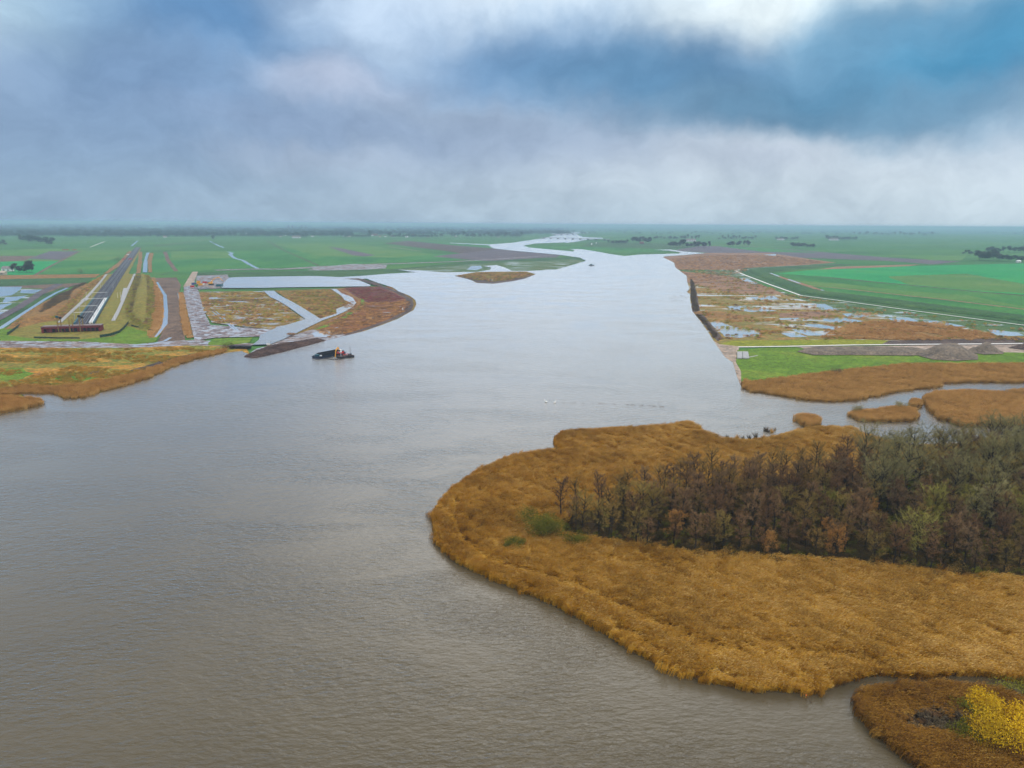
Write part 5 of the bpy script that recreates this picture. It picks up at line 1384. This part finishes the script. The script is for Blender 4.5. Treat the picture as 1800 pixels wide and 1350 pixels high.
# site by the basin
g = G(371, 500); excavator((g.x, g.y, -.4), math.radians(10), 1.5, 'yellow excavator with a raised boom at the left end of the basin', ((0, 2.2), (3.2, 5.2), (6.6, 6.2), (9.4, 3.2)))
g = G(386, 502.5); e = empty('dark_barge', (g.x, g.y, 0), .05)
MB().prism([(-3.2, -3.4), (3.2, -3.4), (3.2, 3.4), (-3.2, 3.4)], -.3, 2.0).build('hull', 'teal_wall', e); MB().box((0, 0, 2.02), (5.2, 5.6, .2)).build('hold_floor', 'black_steel', e)
tag(e, 'square dark teal barge moored at the left tip of the basin', 'barge')
for q, (px, py, w, h, m, lb) in enumerate(((341, 500, 5, 2.6, 'blue_paint', 'blue container at the left of the works compound'), (345, 502, 4, 2.2, 'green_paint', 'green container at the works compound'),
    (349, 498, 4, 3.6, 'yellow_paint', 'tall yellow tank at the works compound'), (352, 501, 5, 2.6, 'yellow_paint', 'yellow container in the middle of the works compound'),
    (356, 500.5, 5, 2.4, 'white_paint', 'white container right of the yellow one at the works compound'), (360, 497, 5, 2.2, 'red_paint', 'red container behind the white one at the works compound'),
    (363, 501, 4, 2.2, 'house_wall', 'beige container next to the excavator at the works compound'), (338, 504, 4, 2, 'red_paint', 'low red skip at the left of the works compound'))):
    shed(px, py, w, 2.4, h, m, lb, 'container', 'site_container', rz=R.uniform(-.2, .2))
for q, (px, py) in enumerate(((344, 506), (349, 507), (353, 506), (358, 507), (362, 506), (366, 507))):
    g = G(px, py); MB_ = MB()
    for k in range(4): MB_.box((0, 0, .15 + k * .3), (3.6 - k * .3, 2.2, .26), k * .04)
    o = MB_.build('pipe_stack', 'steel'); o.location = (g.x, g.y, -.4); tag(o, 'low pale stack of materials in front of the works compound', 'stack', 'stacks of materials at the works compound')
# culvert at the canal mouth
g1, g2 = G(405, 611), G(440, 612); rz = math.atan2(g2.y - g1.y, g2.x - g1.x); l = (g2 - g1).length
e = empty('culvert', (g1.x, g1.y, 0), rz)
MB().box((l / 2, 0, .4), (l, 3, 1.5)).build('wall', 'black_steel', e); MB().box((l / 2, 1.2, 1.25), (l * 1.05, 3.2, .2)).build('deck', 'dark_opening', e)
for s in (-1, 1): MB().bar((0, s * 1.2, 2.0), (l, s * 1.2, 2.0), .1).build('railing', 'wood_post', e)
tag(e, 'dark culvert with a railing where the canal meets the lake', 'culvert')
def board(px, py, w, h, label, m='white_paint', name='sign_board'):
    g = G(px, py); e = empty(name, (g.x, g.y, 0)); MB().box((0, 0, .6 + h / 2), (w, .15, h)).build('panel', m, e)
    for s in (-1, 1): MB().box((s * w * .35, .12, .3 + h * .3), (.15, .15, 1 + h * .6)).build('post', 'steel', e)
    return tag(e, label, 'sign')
board(472, 608, 2.4, 1.2, 'white board beside the canal mouth')
board(708, 546, .9, 2.0, 'slim white navigation board on the dark bank of the peninsula')
board(865, 494, 1.0, 1.6, 'slim white navigation board on the small island')
board(1040, 431, 5, 7, 'white board on the bank right of the bridges')
board(1048, 428.5, 4, 5, 'smaller white board behind the one right of the bridges')
# breakwater stones
rng = np.random.default_rng(9); bw = poly_of('430,627 448,619 475,609 560,596.5 570,599 494,619 448,629')
st = []
for i in range(4):
    mb = MB(); mb.ball((0, 0, 0), (.5, .45, .35), 6, 4); V = np.array(mb.v) * rng.uniform(.75, 1.25, (len(mb.v), 1))
    me = bpy.data.meshes.new('stone'); me.from_pydata([tuple(v) for v in V], [], mb.f); me.validate(); me.materials.append(MATS['rubble']); st.append(bpy.data.objects.new('stone', me))
P = jitter(bw, .8)
scatter('breakwater_stones', P, .0, st, NP.uniform(.8, 1.9, len(P)), False, zs=.1 + .9 * np.clip(edge_dist(P, bw) / 2.5, 0, 1), label='dark rubble stones of the breakwater pointing into the lake', cat='stones', seed=4)
# heaps, slabs
mound('sand_heap', 'heap_sand', '1401,617 1420,610 1500,609 1590,611 1625,614 1640,622 1600,624 1500,623 1430,623', 1.5, 5, .8, 1.4, .5, -.3, 'long low ridge of grey brown sand beside the pale road', 'sand heap', 'thing')
mound('sand_heap', 'heap_sand', '1608,622 1620,614 1660,611 1700,613 1718,622 1720,631 1680,633 1640,631', 5.2, 11, .8, 1.2, .5, -.3, 'broad grey brown sand heap standing on the green meadow', 'sand heap', 'thing')
mound('sand_heap', 'heap_sand', '1697,617 1710,609 1740,608 1764,617 1764,621 1730,622', 5.0, 9, .6, 1.1, .4, -.3, 'pointed sand heap behind the broad one near the right border', 'sand heap', 'thing')
mound('soil_heap', 'dark_soil', '1772,610 1790,605 1880,605 1900,616 1820,616', 2.6, 6, .6, 1.4, .4, -.3, 'dark soil heap at the right border beside the pale road', 'soil heap', 'thing')
for q, (s, lb) in enumerate((('1296,618 1304.6,617.6 1305.2,629 1296,629.4', 'left of the two square concrete slabs on the meadow'), ('1305.4,617.6 1315,618 1317,629 1306,629.2', 'right of the two square concrete slabs on the meadow'))):
    o = MB().prism([(G(x, y).x, G(x, y).y) for x, y in pts(s)][::-1], -.5, .1).build('concrete_slab', 'concrete'); tag(o, lb, 'slab')

# ---------------------------------------------------------------- birds and the stake
def swan_meshes():
    b = MB(); b.ball((0, 0, .25), (.62, .3, .28), 10, 6); b.tube([(-.5, 0, .3), (-.75, 0, .42)], [.16, .03], 6); b.tube([(.42, 0, .3), (.62, 0, .55), (.56, 0, .85), (.68, 0, .98)], [.12, .08, .07, .08], 7)
    b.ball((.74, 0, 1.0), (.13, .08, .08), 8, 5)
    me = bpy.data.meshes.new('swan'); me.from_pydata(b.v, [], b.f); me.validate(); me.materials.append(MATS['feathers']); me.polygons.foreach_set('use_smooth', [True] * len(me.polygons))
    k = MB().tube([(.84, 0, .99), (.98, 0, .95)], [.04, .015], 6); m2 = bpy.data.meshes.new('beak'); m2.from_pydata(k.v, [], k.f); m2.materials.append(MATS['beak'])
    return me, m2
SW = swan_meshes()
for px, py, rz, s, lb in ((960, 707, 2.6, 1.1, 'left of two white swans on the water by the mud shoal'), (975, 708, .4, 1.0, 'right of two white swans on the water by the mud shoal')):
    g = G(px, py); e = link('swan', SW[0]); e.location = (g.x, g.y, 0); e.rotation_euler = (0, 0, rz); e.scale = (s,) * 3; link('beak', SW[1], e); tag(e, lb, 'swan')
g = G(1423, 1234); e = empty('wooden_stake', (g.x, g.y, 0), -.6)
MB().tube([(.7, 0, -.4), (-.55, 0, .95)], [.06, .045], 7).build('pole', 'wood_post', e); MB().ball((-.6, 0, 1.0), (.14, .12, .14), 8, 5).build('float', 'beak', e, True)
tag(e, 'leaning wooden stake with an orange float in the creek mouth', 'stake')
g = G(78, 711); e = empty('dead_branch', (g.x, g.y, 0)); MB().tube([(0, 0, -.3), (.4, 0, 1.2), (.3, 0, 2.2)], [.09, .06, .03], 5).build('stem', 'bark', e)
MB().tube([(.4, 0, 1.2), (1.3, 0, 1.8)], [.05, .02], 5).build('side_branch', 'bark', e); tag(e, 'bare dead branch sticking out of the water off the left spit', 'branch')
dk = MB(); dk.ball((0, 0, .12), (.3, .15, .14), 8, 5); dk.ball((.27, 0, .32), (.1, .07, .08), 6, 4)
dkm = bpy.data.meshes.new('duck'); dkm.from_pydata(dk.v, [], dk.f); dkm.validate(); dkm.materials.append(MATS['dark_feathers'])
for i in range(26):
    px, py = (R.uniform(1176, 1206), R.uniform(518, 530)) if i < 26 else (R.uniform(968, 990), R.uniform(720, 727))
    g = G(px, py); o = link('duck', dkm); o.location = (g.x, g.y, 0); o.rotation_euler = (0, 0, R.uniform(0, 6)); o.scale = (1.2,) * 3
    tag(o, 'dark duck of the flock resting near the right shore' if i < 26 else 'small dark duck by the mud shoal', 'duck', 'ducks near the right shore' if i < 26 else 'ducks by the mud shoal')
# drift line of weed at the shoal
d = MB(); Q = [G(x, y) for x, y in pts('990,708.5 1040,709 1100,711 1140,713 1178,716')]
for i in range(len(Q) - 1):
    for j in range(16):
        if noise.noise(Vector((i * 3.1 + j * .21, 2, 0))) < 0.0: continue
        p = Q[i].lerp(Q[i + 1], (j + R.random()) / 22); d.box((p.x, p.y + R.uniform(-.3, .3), .03), (R.uniform(.3, 1.4), R.uniform(.05, .16), .06), R.uniform(-.2, .1))
tag(d.build('drift_weed', 'dark_soil'), 'thin dark line of drift weed along the mud shoal', 'weed', None, 'stuff')

# ---------------------------------------------------------------- haze
hz = MB(); hz.box((0, 13500, 40.0), (53000, 34500, 86)); hm = bpy.data.materials.new('haze_air'); hm.use_nodes = True
k = NT(hm.node_tree); out = k.add('ShaderNodeOutputMaterial'); pv = k.add('ShaderNodeVolumePrincipled')
pv.inputs['Color'].default_value = (0.50, 0.71, 0.93, 1); pv.inputs['Density'].default_value = 0.00014; pv.inputs['Anisotropy'].default_value = 0.0
k.l.new(pv.outputs[0], out.inputs['Volume']); MATS['haze_air'] = hm
tag(hz.build('haze', 'haze_air'), 'pale blue haze lying over the whole landscape', 'haze', None, 'stuff')
